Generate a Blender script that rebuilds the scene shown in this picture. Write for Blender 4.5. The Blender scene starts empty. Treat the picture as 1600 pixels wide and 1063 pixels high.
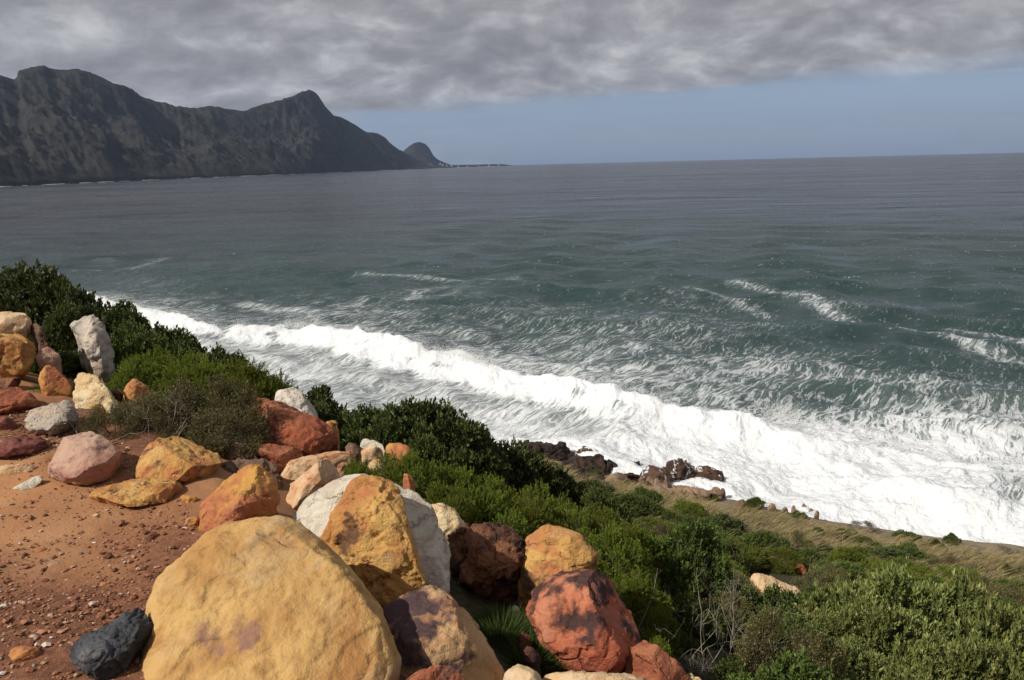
import bpy, bmesh, math, random
import numpy as np
from mathutils import Matrix, Vector

SC = bpy.context.scene
COL = SC.collection
rng = np.random.default_rng(11)
random.seed(11)
R = math.radians

# ------------------------------------------------------------------ camera
F = 1200.0                     # focal length in photograph pixels (1600 wide)
CAMZ = 18.0
PITCH = 12.9
ROLL = -1.43
cam_d = bpy.data.cameras.new('camera')
cam = bpy.data.objects.new('camera', cam_d)
COL.objects.link(cam)
cam_d.sensor_width = 36.0
cam_d.lens = 36.0 * F / 1600.0
cam_d.clip_start = 0.05
cam_d.clip_end = 60000
CR = Matrix.Rotation(R(90 - PITCH), 3, 'X') @ Matrix.Rotation(R(ROLL), 3, 'Z')
cam.matrix_world = Matrix.Translation((0, 0, CAMZ)) @ CR.to_4x4()
SC.camera = cam
CRN = np.array(CR)

# ------------------------------------------------------------------ sky, sun, exposure
SUNV = Vector((-0.76, -0.42, 0.80)).normalized()
sun_el = math.asin(SUNV.z)
sun_az = math.atan2(SUNV.x, SUNV.y)

class NT:
    """tiny helper round a node tree"""
    def __init__(s, tree):
        s.t = tree; s.n = tree.nodes; s.l = tree.links
    def node(s, kind, ins=None, **props):
        n = s.n.new(kind)
        for k, v in props.items(): setattr(n, k, v)
        for k, v in (ins or {}).items():
            s.put(n.inputs[k], v)
        return n
    def put(s, sock, v):
        if isinstance(v, bpy.types.NodeSocket): s.l.new(v, sock)
        elif isinstance(v, bpy.types.Node): s.l.new(v.outputs[0], sock)
        else:
            if hasattr(sock.default_value, '__len__') and not isinstance(v, str):
                v = tuple(v)
                if len(sock.default_value) == 4 and len(v) == 3: v = v + (1.0,)
            sock.default_value = v
    def math(s, op, a, b=0.0, c=0.0, clamp=False):
        n = s.n.new('ShaderNodeMath'); n.operation = op; n.use_clamp = clamp
        for i, v in enumerate((a, b, c)): s.put(n.inputs[i], v)
        return n.outputs[0]
    def vmath(s, op, a, b=(0, 0, 0)):
        n = s.n.new('ShaderNodeVectorMath'); n.operation = op
        s.put(n.inputs[0], a)
        if op == 'SCALE': s.put(n.inputs['Scale'], b)
        else: s.put(n.inputs[1], b)
        return n.outputs[0]
    def noise(s, vec, scale, detail=4, rough=0.55, lac=2.0, dist=0.0):
        n = s.node('ShaderNodeTexNoise', {'Vector': vec, 'Scale': scale, 'Detail': detail, 'Roughness': rough, 'Lacunarity': lac, 'Distortion': dist})
        return n
    def smooth(s, x, a, b, lo=0.0, hi=1.0):
        n = s.node('ShaderNodeMapRange', {'Value': x, 'From Min': a, 'From Max': b, 'To Min': lo, 'To Max': hi})
        n.interpolation_type = 'SMOOTHSTEP'
        return n.outputs[0]
    def mix(s, f, a, b):
        n = s.n.new('ShaderNodeMix'); n.data_type = 'RGBA'
        s.put(n.inputs[0], f); s.put(n.inputs[6], a); s.put(n.inputs[7], b)
        return n.outputs[2]
    def mixf(s, f, a, b):
        n = s.n.new('ShaderNodeMix'); n.data_type = 'FLOAT'
        s.put(n.inputs[0], f); s.put(n.inputs[2], a); s.put(n.inputs[3], b)
        return n.outputs[0]
    def ramp(s, fac, stops):
        n = s.n.new('ShaderNodeValToRGB'); s.put(n.inputs[0], fac)
        e = n.color_ramp.elements
        while len(e) > 1: e.remove(e[-1])
        e[0].position = stops[0][0]; e[0].color = tuple(stops[0][1]) + (1,)
        for p, c in stops[1:]:
            k = e.new(p); k.color = tuple(c) + (1,)
        return n.outputs[0]
    def map(s, vec, scale=(1, 1, 1), rot=(0, 0, 0), loc=(0, 0, 0)):
        return s.node('ShaderNodeMapping', {'Vector': vec, 'Scale': scale, 'Rotation': rot, 'Location': loc}).outputs[0]

world = bpy.data.worlds.new('World'); SC.world = world; world.use_nodes = True
W = NT(world.node_tree); W.n.clear()
w_out = W.node('ShaderNodeOutputWorld')
sky = W.node('ShaderNodeTexSky'); sky.sky_type = 'NISHITA'; sky.sun_disc = False
sky.sun_elevation = sun_el; sky.sun_rotation = sun_az; sky.altitude = 20; sky.air_density = 1.0; sky.dust_density = 1.2; sky.ozone_density = 1.6
bg_sky = W.node('ShaderNodeBackground', {'Color': W.mix(0.65, sky.outputs[0], (2.75, 3.75, 5.75)), 'Strength': 0.095})
geo = W.node('ShaderNodeTexCoord').outputs['Generated']
sep = W.node('ShaderNodeSeparateXYZ', {'Vector': geo})
dz = W.math('MAXIMUM', sep.outputs['Z'], 0.025)
P = W.vmath('DIVIDE', geo, W.node('ShaderNodeCombineXYZ', {'X': dz, 'Y': dz, 'Z': dz}).outputs[0])    # a flat deck one unit up
P = W.vmath('MULTIPLY', P, (1, 1, 0))
pz = W.math('ADD', W.math('MAXIMUM', sep.outputs['Z'], 0.0), 0.40)
Q = W.vmath('MULTIPLY', W.vmath('DIVIDE', geo, W.node('ShaderNodeCombineXYZ', {'X': pz, 'Y': pz, 'Z': pz}).outputs[0]), (1, 1, 0))    # rounder heads toward the horizon
warp = W.noise(Q, 3.0, 3).outputs['Color']
Pw = W.vmath('ADD', Q, W.vmath('SCALE', W.vmath('SUBTRACT', warp, (0.5, 0.5, 0.5)), 0.16))
n_big = W.noise(W.map(Pw, (0.85, 1.0, 1)), 3.0, 3, 0.5).outputs[0]
n_mid = W.noise(W.map(Pw, (0.9, 1.0, 1)), 9.0, 7, 0.56).outputs[0]
n_edge = W.noise(P, 0.55, 5, 0.6).outputs[0]
lit = W.math('ADD', W.math('MULTIPLY', n_big, 0.42), W.math('MULTIPLY', n_mid, 0.70))
ccol = W.ramp(lit, [(0.40, (0.235, 0.232, 0.256)), (0.50, (0.290, 0.286, 0.310)), (0.57, (0.350, 0.345, 0.370)), (0.635, (0.435, 0.432, 0.456)), (0.72, (0.58, 0.58, 0.60))])
bg_cl = W.node('ShaderNodeBackground', {'Color': ccol, 'Strength': 1.0})
front = W.node('ShaderNodeVectorMath', {0: P, 1: (0.57, 0.82, 0)}, operation='DOT_PRODUCT').outputs['Value']
front = W.math('ADD', front, W.math('MULTIPLY', W.math('SUBTRACT', n_edge, 0.5), 5.0))
cov = W.smooth(front, 9.4, 12.4, 1.0, 0.0)
thin = W.smooth(W.noise(W.map(P, (0.25, 1.2, 1)), 0.22, 4).outputs[0], 0.45, 0.75, 0.0, 0.35)
cov = W.math('MAXIMUM', cov, thin)
W.l.new(W.node('ShaderNodeMixShader', {0: cov, 1: bg_sky.outputs[0], 2: bg_cl.outputs[0]}).outputs[0], w_out.inputs[0])

sun_d = bpy.data.lights.new('sun', 'SUN'); sun_d.energy = 5.0; sun_d.angle = R(0.6); sun_d.color = (1.0, 0.935, 0.83)
sun = bpy.data.objects.new('sun', sun_d); COL.objects.link(sun)
sun.rotation_euler = SUNV.to_track_quat('Z', 'Y').to_euler(); sun.location = (-20, -10, 60)
vs = SC.view_settings
vs.view_transform = 'Standard'; vs.look = 'None'; vs.exposure = 0.0; vs.gamma = 1.0; vs.use_curve_mapping = False
SC.render.engine = 'CYCLES'
SC.cycles.use_denoising = True
SC.cycles.max_bounces = 6; SC.cycles.diffuse_bounces = 2; SC.cycles.glossy_bounces = 2; SC.cycles.transmission_bounces = 3
SC.cycles.caustics_reflective = False; SC.cycles.caustics_refractive = False

# ------------------------------------------------------------------ helpers
def raydir(px, py):
    """world direction of a photograph pixel, scaled to unit camera depth"""
    px = np.asarray(px, float); py = np.asarray(py, float)
    l = np.stack([(px - 800) / F, (531.5 - py) / F, -np.ones_like(px)], -1)
    return l @ CRN.T
CAMP = np.array([0, 0, CAMZ])
def at_depth(px, py, d):
    return CAMP + raydir(px, py) * np.asarray(d, float)[..., None]
def at_z(px, py, z):
    r = raydir(px, py); k = (z - CAMZ) / r[..., 2]
    return CAMP + r * k[..., None]

_perm = np.random.default_rng(5).permutation(512)
_grad = np.random.default_rng(6).normal(size=(512, 3)); _grad /= np.linalg.norm(_grad, axis=1)[:, None]
def perlin(p):
    p = np.asarray(p, float); i = np.floor(p).astype(np.int64); f = p - i
    u = f * f * f * (f * (f * 6 - 15) + 10)
    out = 0
    for dx in (0, 1):
        for dy in (0, 1):
            for dzz in (0, 1):
                h = _perm[(_perm[(_perm[(i[:, 0] + dx) & 511] + i[:, 1] + dy) & 511] + i[:, 2] + dzz) & 511]
                g = _grad[h]
                d = (g * (f - (dx, dy, dzz))).sum(1)
                w = (u[:, 0] if dx else 1 - u[:, 0]) * (u[:, 1] if dy else 1 - u[:, 1]) * (u[:, 2] if dzz else 1 - u[:, 2])
                out = out + w * d
    return out * 1.6
def fbm(p, oct=4, gain=0.5, lac=2.03, ridged=False, billow=False):
    a = 1.0; s = 0; t = 0; p = np.asarray(p, float)
    for k in range(oct):
        n = perlin(p + 17.3 * k)
        if ridged: n = 1 - 2 * np.abs(n)
        if billow: n = 2 * np.abs(n) - 0.6
        s = s + a * n; t += a; a *= gain; p = p * lac
    return s / t
def sstep(x, a, b):
    t = np.clip((x - a) / (b - a), 0, 1); return t * t * (3 - 2 * t)

def mesh_np(name, verts, faces, smooth=True, attrs=None):
    """faces: (n,3) or (n,4) int array"""
    me = bpy.data.meshes.new(name)
    verts = np.ascontiguousarray(verts, dtype=np.float32); faces = np.ascontiguousarray(faces, dtype=np.int32)
    n, k = faces.shape
    me.vertices.add(len(verts)); me.vertices.foreach_set('co', verts.ravel())
    me.loops.add(n * k); me.loops.foreach_set('vertex_index', faces.ravel())
    me.polygons.add(n); me.polygons.foreach_set('loop_start', np.arange(n, dtype=np.int32) * k)
    me.polygons.foreach_set('loop_total', np.full(n, k, np.int32))
    me.polygons.foreach_set('use_smooth', np.full(n, smooth, bool))
    me.update(calc_edges=True)
    for an, av in (attrs or {}).items():
        a = me.attributes.new(an, 'FLOAT', 'POINT'); a.data.foreach_set('value', np.ascontiguousarray(av, np.float32))
    return me
def grid_faces(nr, nc):
    i = np.arange(nr * nc).reshape(nr, nc)
    return np.stack([i[:-1, :-1], i[:-1, 1:], i[1:, 1:], i[1:, :-1]], -1).reshape(-1, 4)
def link(name, me, mat=None, parent=None, loc=(0, 0, 0)):
    o = bpy.data.objects.new(name, me); COL.objects.link(o)
    o.location = loc
    if mat is not None and me is not None and len(me.materials) == 0: me.materials.append(mat)
    if parent: o.parent = parent
    return o
def tag(o, label=None, cat=None, group=None, kind=None):
    if label: o['label'] = label
    if cat: o['category'] = cat
    if group: o['group'] = group
    if kind: o['kind'] = kind
    return o
def new_mat(name):
    m = bpy.data.materials.new(name); m.use_nodes = True
    t = NT(m.node_tree); t.n.clear()
    out = t.node('ShaderNodeOutputMaterial')
    return m, t, out
def poly_dist(x, y, P):
    """distance to polyline, signed: positive on the right of its direction; also arc parameter"""
    best = np.full(x.shape, 1e18); sg = np.ones(x.shape); arc = np.zeros(x.shape); L = 0
    for (ax, ay), (bx, by) in zip(P[:-1], P[1:]):
        dx, dy = bx - ax, by - ay; l2 = dx * dx + dy * dy; l = math.sqrt(l2)
        t = np.clip(((x - ax) * dx + (y - ay) * dy) / l2, 0, 1)
        ex, ey = x - ax - t * dx, y - ay - t * dy
        d = ex * ex + ey * ey; cr = dx * (y - ay) - dy * (x - ax)
        m = d < best
        best = np.where(m, d, best); sg = np.where(m, np.where(cr > 0, -1.0, 1.0), sg); arc = np.where(m, L + t * l, arc); L += l
    return np.sqrt(best) * sg, arc

# ------------------------------------------------------------------ ground
ZP = CAMZ - 1.65                # the gravel terrace the photographer stands on
EDGE = [(-40, 36), (-14, 14), (-6.2, 8.0), (-4.0, 6.1), (-2.6, 5.0), (-1.8, 4.2), (-1.25, 3.3), (-0.75, 2.4), (-0.35, 1.7), (0.1, 1.0), (0.9, -1.0), (3, -8), (6, -16)]
_sp = at_z(np.array([1600., 1450, 1290, 1140, 1000, 870]), np.array([850., 838, 812, 775, 752, 715]), 0.2)[:, :2]
SHORE = [tuple(p) for p in _sp][::-1]
d0 = np.array(SHORE[0])
SHORE = [(-130, 118), (-70, 84), (-28, 59)] + SHORE + [(SHORE[-1][0] + 9, SHORE[-1][1] - 7), (SHORE[-1][0] + 22, SHORE[-1][1] - 22), (SHORE[-1][0] + 40, SHORE[-1][1] - 50)]
PT = np.array([0, .025, .05, .08, .12, .25, .45, .7, .88, .96, 1.0])
PH = np.array([1, .972, .938, .90, .835, .615, .40, .195, .08, .03, .008])
def height(x, y):
    x = np.asarray(x, float); y = np.asarray(y, float); shp = x.shape; x = x.ravel(); y = y.ravel()
    e, _ = poly_dist(x, y, EDGE); e = -e            # EDGE runs left to right: seaward is on its left
    s, _ = poly_dist(x, y, SHORE)                    # inland is on the right
    t = np.clip(e, 0, None) / (np.clip(e, 0, None) + np.clip(s, 0, None) + 1e-6)
    z = ZP * np.interp(t, PT, PH)
    q = np.stack([x, y, 0 * x], 1)
    z = z + sstep(e, 0.2, 4) * sstep(s, 0, 6) * 0.35 * fbm(q * 0.35, 3) + 0.5 * sstep(e, 1, 6) * sstep(s, -1, 4) * (0.4 * fbm(q * 0.9 + 9, 3))
    z = np.where(e < 0.3, z + 0.018 * fbm(q * 1.3, 4) * sstep(e, 0.3, -0.3), z)
    z = np.where(s < 0, np.minimum(z, 0.05) - 0.35 * np.clip(-s, 0, 12), z)
    return z.reshape(shp)
def hit(px, py):
    """where a pixel's ray meets the ground"""
    r = raydir(px, py); k = np.concatenate([np.arange(1.2, 12, 0.02), np.arange(12, 90, 0.1)])
    p = CAMP + r * k[:, None]; h = height(p[:, 0], p[:, 1]); b = np.nonzero(p[:, 2] < h)[0]
    return p[b[0]] if len(b) else p[-1]

def spaced(lo, hi, c, fine, grow):
    out = [c]; s = fine
    while out[-1] < hi: s = fine + grow * max(0, abs(out[-1] - c) - 3); out.append(out[-1] + s)
    o2 = [c]
    while o2[-1] > lo: s = fine + grow * max(0, abs(o2[-1] - c) - 3); o2.append(o2[-1] - s)
    return np.array(o2[::-1][:-1] + out)
gx = spaced(-150, 70, -1.4, 0.042, 0.036); gy = spaced(-18, 125, 4.0, 0.042, 0.036)
GX, GY = np.meshgrid(gx, gy)
GZ = height(GX, GY)
ge, _ = poly_dist(GX.ravel(), GY.ravel(), EDGE); ge = -ge
gs, _ = poly_dist(GX.ravel(), GY.ravel(), SHORE)
q = np.stack([GX.ravel(), GY.ravel(), 0 * ge], 1)
def gravel_mask(q):
    """where loose gravel lies thick on the terrace, 0..1"""
    e, _ = poly_dist(q[:, 0], q[:, 1], EDGE); e = -e
    n = fbm(q * 0.9 + 40, 4) * 1.0
    band = np.exp(-((e + 0.25) / 0.45) ** 2)
    near = sstep(q[:, 1], 3.15, 2.75) * sstep(q[:, 1], 1.75, 2.1)
    left = sstep(q[:, 0], -1.35, -1.8) * sstep(q[:, 1], 3.5, 2.6) * 0.9
    return np.clip(np.maximum(np.maximum(band * 0.9, near * 0.95), left) + n * 1.0 - 0.02, 0, 1)
gm = gravel_mask(q)
zz = GZ.ravel() + np.where(ge < 0.4, gm * 0.008 * perlin(q * 22) + 0.006 * perlin(q * 9 + 3) + 0.014 * fbm(q * 3.3 + 8, 3), 0)
gme = mesh_np('ground', np.stack([GX.ravel(), GY.ravel(), zz], 1), grid_faces(len(gy), len(gx)), True,
              {'dirt': sstep(ge, 0.9, -0.1), 'gravel': gm, 'shore': sstep(gs, 9, 1.0)})
m, t, out = new_mat('earth')
co = t.node('ShaderNodeTexCoord').outputs['Object']
A = lambda k: t.node('ShaderNodeAttribute', attribute_name=k).outputs['Fac']
n1 = t.noise(co, 1.7, 6, 0.6).outputs[0]; n2 = t.noise(co, 22, 5, 0.6).outputs[0]; n3 = t.noise(co, 120, 3, 0.6).outputs[0]
sand = t.mix(t.smooth(n1, 0.35, 0.7), (0.37, 0.172, 0.074), (0.43, 0.235, 0.118))
sand = t.mix(t.smooth(n2, 0.55, 0.75, 0, 0.5), sand, (0.30, 0.14, 0.075))
grav = t.mix(t.smooth(n2, 0.35, 0.7), (0.115, 0.048, 0.027), (0.22, 0.098, 0.052))
dirt = t.mix(A('gravel'), sand, grav)
dirt = t.mix(t.smooth(n3, 0.58, 0.72, 0, 0.45), dirt, (0.12, 0.05, 0.03))
slope = t.mix(t.smooth(n2, 0.35, 0.7), (0.030, 0.027, 0.016), (0.075, 0.062, 0.034))
beach = t.mix(t.smooth(n2, 0.4, 0.65), (0.20, 0.15, 0.095), (0.30, 0.235, 0.15))
slope = t.mix(t.math('MULTIPLY', A('shore'), t.smooth(n1, 0.3, 0.6, 0.4, 1)), slope, beach)
colr = t.mix(A('dirt'), slope, dirt)
bmp = t.node('ShaderNodeBump', {'Strength': 0.6, 'Distance': 0.02, 'Height': t.math('ADD', t.math('MULTIPLY', n2, 0.6), t.math('MULTIPLY', n3, 0.35))})
t.l.new(t.node('ShaderNodeBsdfPrincipled', {'Base Color': colr, 'Roughness': 0.93, 'Specular IOR Level': 0.2, 'Normal': bmp.outputs[0]}).outputs[0], out.inputs[0])
tag(link('ground', gme, m), kind='structure')

# ------------------------------------------------------------------ sea
NR, NC = 580, 800
far_r = 14500.0
inv = np.linspace(1 / 21.0, 1 / 900.0, NR - 40)
rr = np.concatenate([1 / inv, np.geomspace(950, far_r, 40)])
th = np.concatenate([np.linspace(-1.35, -0.70, 25)[:-1], np.linspace(-0.70, 0.70, NC - 48), np.linspace(0.70, 1.35, 25)[1:]])
NR, NC = len(rr), len(th)
RR, TH = np.meshgrid(rr, th, indexing='ij')
SX, SY = (RR * np.sin(TH)).ravel(), (RR * np.cos(TH)).ravel()
r_ = RR.ravel()
step = np.gradient(rr)[:, None].repeat(NC, 1).ravel()
Z = np.zeros_like(SX); DX = np.zeros_like(SX); DY = np.zeros_like(SX)
wr = np.random.default_rng(3)
SWELL = math.radians(232)        # waves run toward the shore, down-left to up-right in plan
for k in range(46):
    lam = float(np.exp(wr.uniform(math.log(1.4), math.log(26))))
    a = SWELL + wr.normal(0, 0.55); kk = 2 * math.pi / lam; amp = 0.0085 * lam ** 0.92 * wr.uniform(0.5, 1.3); ph = wr.uniform(0, 6.28)
    fade = sstep(lam / step, 2.2, 4.5)
    arg = kk * (SX * math.cos(a) + SY * math.sin(a)) + ph
    Z += fade * amp * np.sin(arg); DX -= fade * amp * 0.8 * math.cos(a) * -np.cos(arg); DY -= fade * amp * 0.8 * math.sin(a) * -np.cos(arg)
# breakers
def crest_line(pts, z):
    p = np.array(pts, float); return [tuple(v) for v in at_z(p[:, 0], p[:, 1], z)[:, :2]]
sq = np.stack([SX, SY, 0 * SX], 1)
near = r_ < 220
foam = np.zeros_like(SX); turb = np.zeros_like(SX); edgeb = np.zeros_like(SX)
def breaker(pts, amp, back, front, run, taper0, taper1):
    """a wave along a crest: smooth back, steep face, a heap of white water tumbling in front of it"""
    global Z
    C = crest_line(pts, amp * 0.9)
    i = np.nonzero(near)[0]
    d, arc = poly_dist(SX[i], SY[i], C); L = sum(math.dist(a, b) for a, b in zip(C[:-1], C[1:]))
    d = d + 1.5 * fbm(sq[i] * 0.13 + 5, 2) + 0.8 * fbm(sq[i] * 0.5 + 8, 3, 0.6)
    run = run * (1.0 + 0.75 * fbm(np.stack([arc * 0.11 + 4, 0 * arc + amp, 0 * arc], 1), 3, 0.6))
    e0 = np.hypot(SX[i] - C[0][0], SY[i] - C[0][1]); e1 = np.hypot(SX[i] - C[-1][0], SY[i] - C[-1][1])
    tp = np.clip(arc / taper0, 0, 1) ** 0.6 * np.clip((L - arc) / taper1, 0, 1) ** 0.6
    h = amp * (0.8 + 0.40 * fbm(np.stack([arc * 0.08, 0 * arc, 0 * arc], 1), 2) + 0.32 * fbm(np.stack([arc * 0.7, 0 * arc + 3, 0 * arc], 1), 3, 0.6))
    prof = np.where(d < 0, np.exp(-(d / back) ** 2), np.exp(-(np.clip(d, 0, None) / front) ** 1.5))
    roll = np.where(d > 0, np.exp(-(np.clip(d - run * 0.35, 0, None) / (run * 0.55)) ** 2), np.exp(-(d / 1.0) ** 2)) * np.clip(arc / (taper0 * .5), 0, 1) ** .5 * np.clip((L - arc) / (taper1 * .5), 0, 1) ** .5
    bil = fbm(sq[i] * 0.75 + 3, 4, 0.58, billow=True) + 0.5 * fbm(sq[i] * 2.6 + 31, 3, 0.6, billow=True)
    Z[i] += tp * h * prof + roll * (0.30 * amp * np.clip(1 - d / (run * 1.3), 0, 1) + 0.20 * amp * bil * sstep(d, -1.2, 1.0))
    f = roll * sstep(d, -0.9, 0.3)
    fc = np.exp(-((d - 1.5) / 0.8) ** 2) * sstep(fbm(np.stack([arc * 0.35, d * 0.1, 0 * arc + amp], 1), 3, 0.6), -0.15, 0.35)   # gaps in the foam paint the grey shading under the crest
    foam[i] = np.maximum(foam[i], f * 1.25 - 0.75 * fc)
    turb[i] = np.maximum(turb[i], tp * np.exp(-(np.clip(-d, 0, None) / (back * 1.3)) ** 2) * np.exp(-(np.clip(d, 0, None) / 8) ** 2))
    return C
CREST1 = breaker([(352, 508), (420, 506), (500, 513), (600, 531), (720, 556), (800, 577), (900, 600), (1000, 625), (1080, 637), (1150, 645), (1215, 650), (1260, 672)], 1.35, 5.0, 2.1, 3.6, 5, 9)
CREST2 = breaker([(60, 447), (110, 459), (180, 470), (250, 488), (350, 514)], 1.25, 5.0, 2.0, 3.6, 8, 8)
CREST3 = breaker([(1230, 668), (1300, 705), (1380, 740), (1470, 775), (1580, 800)], 0.7, 4.0, 1.5, 5.0, 5, 8)
# how much of the water carries foam, read off the photograph row by row
rows = np.array([300, 380, 420, 450, 480, 510, 540, 570, 600, 630, 660, 700, 740, 780, 820, 900.])
cols = np.array([-300., 0, 200, 400, 600, 800, 1000, 1200, 1400, 1600, 1900])
cv = np.array([
 [0]*9, [.02]*9,
 [.05,.14,.05,.08,.10,.10,.05,.02,.02],
 [.2,.25,.12,.26,.16,.16,.15,.08,.04],
 [.3,.45,.34,.33,.28,.26,.22,.16,.08],
 [.8,.6,.5,.48,.38,.36,.20,.14,.20],
 [.8,.7,.7,.55,.46,.44,.30,.12,.22],
 [.7,.60,.50,.5,.50,.46,.42,.24,.22],
 [.7,.64,.54,.52,.56,.52,.46,.38,.32],
 [.7,.66,.60,.56,.60,.64,.50,.50,.46],
 [.7,.72,.68,.64,.70,.86,.82,.72,.64],
 [.7,.76,.76,.78,.92,1.05,1.08,.92,.76],
 [1,1,1,1,1,1,1.08,1.04,.88],
 [1,1,1,1,1,1,1.1,1.05,.86],
 [1,1,1,1,1,1,1.1,1.1,1.0],
 [1,1,1,1,1,1,1.1,1.1,1.1]], float)
cv = np.concatenate([cv[:, :1], cv, cv[:, -1:]], 1)
L3 = np.stack([SX, SY, np.full_like(SX, -CAMZ)], 1) @ CRN          # into the camera's axes, only to read the table
PX = 800 + F * L3[:, 0] / -L3[:, 2]; PY = 531.5 - F * L3[:, 1] / -L3[:, 2]
PX = PX + 60 * fbm(sq * 0.06, 3); PY = PY + 14 * fbm(sq * 0.08 + 20, 3)
def bil(px, py):
    ix = np.clip(np.searchsorted(cols, px) - 1, 0, len(cols) - 2); iy = np.clip(np.searchsorted(rows, py) - 1, 0, len(rows) - 2)
    fx = np.clip((px - cols[ix]) / (cols[ix + 1] - cols[ix]), 0, 1); fy = np.clip((py - rows[iy]) / (rows[iy + 1] - rows[iy]), 0, 1)
    return cv[iy, ix] * (1 - fx) * (1 - fy) + cv[iy, ix + 1] * fx * (1 - fy) + cv[iy + 1, ix] * (1 - fx) * fy + cv[iy + 1, ix + 1] * fx * fy
lace = np.where(r_ < 420, bil(PX, PY), 0)
lace = lace + np.where(r_ < 300, (0.26 * fbm(sq * 0.07 + 50, 3) + 0.20 * fbm(sq * 0.3 + 90, 3)) * sstep(lace, 0.02, 0.2), 0)
ii = np.nonzero(r_ < 260)[0]
for pts, w, s in (([(1150, 440), (1190, 447), (1262, 470), (1290, 488), (1340, 503), (1430, 514), (1510, 530), (1600, 562)], 1.9, 0.47),
               ([(1500, 508), (1560, 520), (1600, 535)], 1.7, 0.42), ([(1080, 445), (1130, 462), (1200, 490)], 1.6, 0.38),
               ([(640, 470), (650, 452), (690, 446)], 1.8, 0.38), ([(560, 430), (700, 438), (800, 436)], 1.8, 0.40),
               ([(120, 425), (200, 418), (262, 406)], 2.2, 0.36), ([(380, 478), (480, 490), (620, 486)], 2.0, 0.38)):
    C = crest_line(pts, 0); d, _ = poly_dist(SX[ii], SY[ii], C)
    d = d + 1.1 * fbm(sq[ii] * 0.18 + 70, 4, 0.6)
    lace[ii] = np.maximum(lace[ii], s * np.exp(-(d / w) ** 2) + lace[ii] * 0.5)
sd, _ = poly_dist(SX, SY, SHORE); sd = -sd
foam = np.maximum(foam, np.where(r_ < 90, sstep(sd, 7, 0) * 0.9, 0))
turb = np.maximum(turb, np.where(r_ < 420, sstep(lace, 0.16, 0.75), 0))
green = sstep(r_, 420, 75)
wash = np.zeros_like(SX)
i = np.nonzero(r_ < 140)[0]
for C in (CREST1, CREST2):
    d, arc = poly_dist(SX[i], SY[i], C)
    wash[i] = np.maximum(wash[i], sstep(d, 1.5, 7) * sstep(d, 70, 30))
# choppy white water inside the surf
i = np.nonzero(r_ < 130)[0]
Z[i] += sstep(lace[i], 0.5, 1.0) * (0.20 * fbm(sq[i] * 0.8 + 11, 4, 0.6, billow=True) + 0.22 * fbm(sq[i] * 0.22 + 2, 2))
Z += np.where(sd < 1.5, -0.25 * sstep(sd, 1.5, -3), 0)
sme = mesh_np('sea', np.stack([SX + DX * (r_ < 200), SY + DY * (r_ < 200), Z], 1), grid_faces(NR, NC)[:, ::-1], True,
              {'foam': foam, 'lace': lace, 'turb': turb, 'green': green, 'wash': wash})
m, t, out = new_mat('sea_water')
co = t.node('ShaderNodeTexCoord').outputs['Object']
A = lambda k: t.node('ShaderNodeAttribute', attribute_name=k).outputs['Fac']
wv = t.vmath('SCALE', t.vmath('SUBTRACT', t.noise(co, 0.12, 3).outputs['Color'], (0.5, 0.5, 0.5)), 3.2)
wv2 = t.vmath('SCALE', t.vmath('SUBTRACT', t.noise(co, 0.9, 3).outputs['Color'], (0.5, 0.5, 0.5)), 0.4)
cw = t.vmath('MULTIPLY', t.vmath('ADD', t.vmath('ADD', co, wv), wv2), (1, 1, 0))
cw = t.map(t.map(cw, (1, 1, 1), (0, 0, R(-52))), (0.26, 1.35, 1))
v1 = t.noise(cw, 0.9, 5, 0.55, dist=0.5).outputs[0]; v2 = t.noise(t.vmath('ADD', cw, (7.1, 3.3, 0)), 2.3, 5, 0.6, dist=0.4).outputs[0]
l1 = t.smooth(t.math('ABSOLUTE', t.math('SUBTRACT', v1, 0.5)), 0.0, 0.085, 1, 0); l2 = t.smooth(t.math('ABSOLUTE', t.math('SUBTRACT', v2, 0.5)), 0.0, 0.09, 1, 0)   # marbled threads
fn = t.noise(cw, 3.0, 8, 0.68).outputs[0]; fl = t.noise(co, 9.0, 4, 0.6).outputs[0]
pat = t.math('ADD', t.math('ADD', t.math('MULTIPLY', l1, 0.30), t.math('MULTIPLY', l2, 0.24)), t.math('ADD', t.math('MULTIPLY', fn, 0.44), t.math('MULTIPLY', fl, 0.24)))
# pat runs about 0.2..1.1
thr = t.math('SUBTRACT', 1.10, t.math('MULTIPLY', A('lace'), 0.95))
fm = t.math('MULTIPLY', t.smooth(t.math('SUBTRACT', pat, thr), -0.16, 0.26), t.smooth(A('lace'), 0.40, 0.95, 0.55, 1.0))
capn = t.noise(t.map(co, (0.05, 0.14, 0), (0, 0, R(-20))), 1.0, 6, 0.7).outputs[0]
caps = t.math('MULTIPLY', t.smooth(capn, 0.72, 0.76), t.smooth(A('lace'), -0.05, 0.1, 0.22, 0.4))
bubble = t.noise(co, 0.8, 6, 0.60, dist=0.3).outputs[0]
hard = t.smooth(t.math('ADD', A('foam'), t.math('MULTIPLY', t.math('SUBTRACT', t.math('ADD', t.math('MULTIPLY', fn, 0.6), t.math('MULTIPLY', bubble, 0.4)), 0.5), 3.2)), 0.22, 0.70)
fm = t.math('MAXIMUM', t.math('MAXIMUM', fm, hard), caps)
big = t.noise(t.map(co, (0.003, 0.012, 0)), 1.0, 3).outputs[0]
deep = t.mix(A('green'), (0.010, 0.014, 0.018), (0.014, 0.036, 0.034))
body = t.mix(t.math('MULTIPLY', A('turb'), t.smooth(fn, 0.25, 0.75, 0.35, 0.95)), deep, t.mix(A('wash'), (0.19, 0.225, 0.225), (0.55, 0.575, 0.585)))
fcol = t.mix(t.smooth(t.noise(co, 0.35, 4, 0.6).outputs[0], 0.62, 0.8, 0, 0.5), (0.71, 0.73, 0.745), (0.68, 0.66, 0.54))
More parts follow.
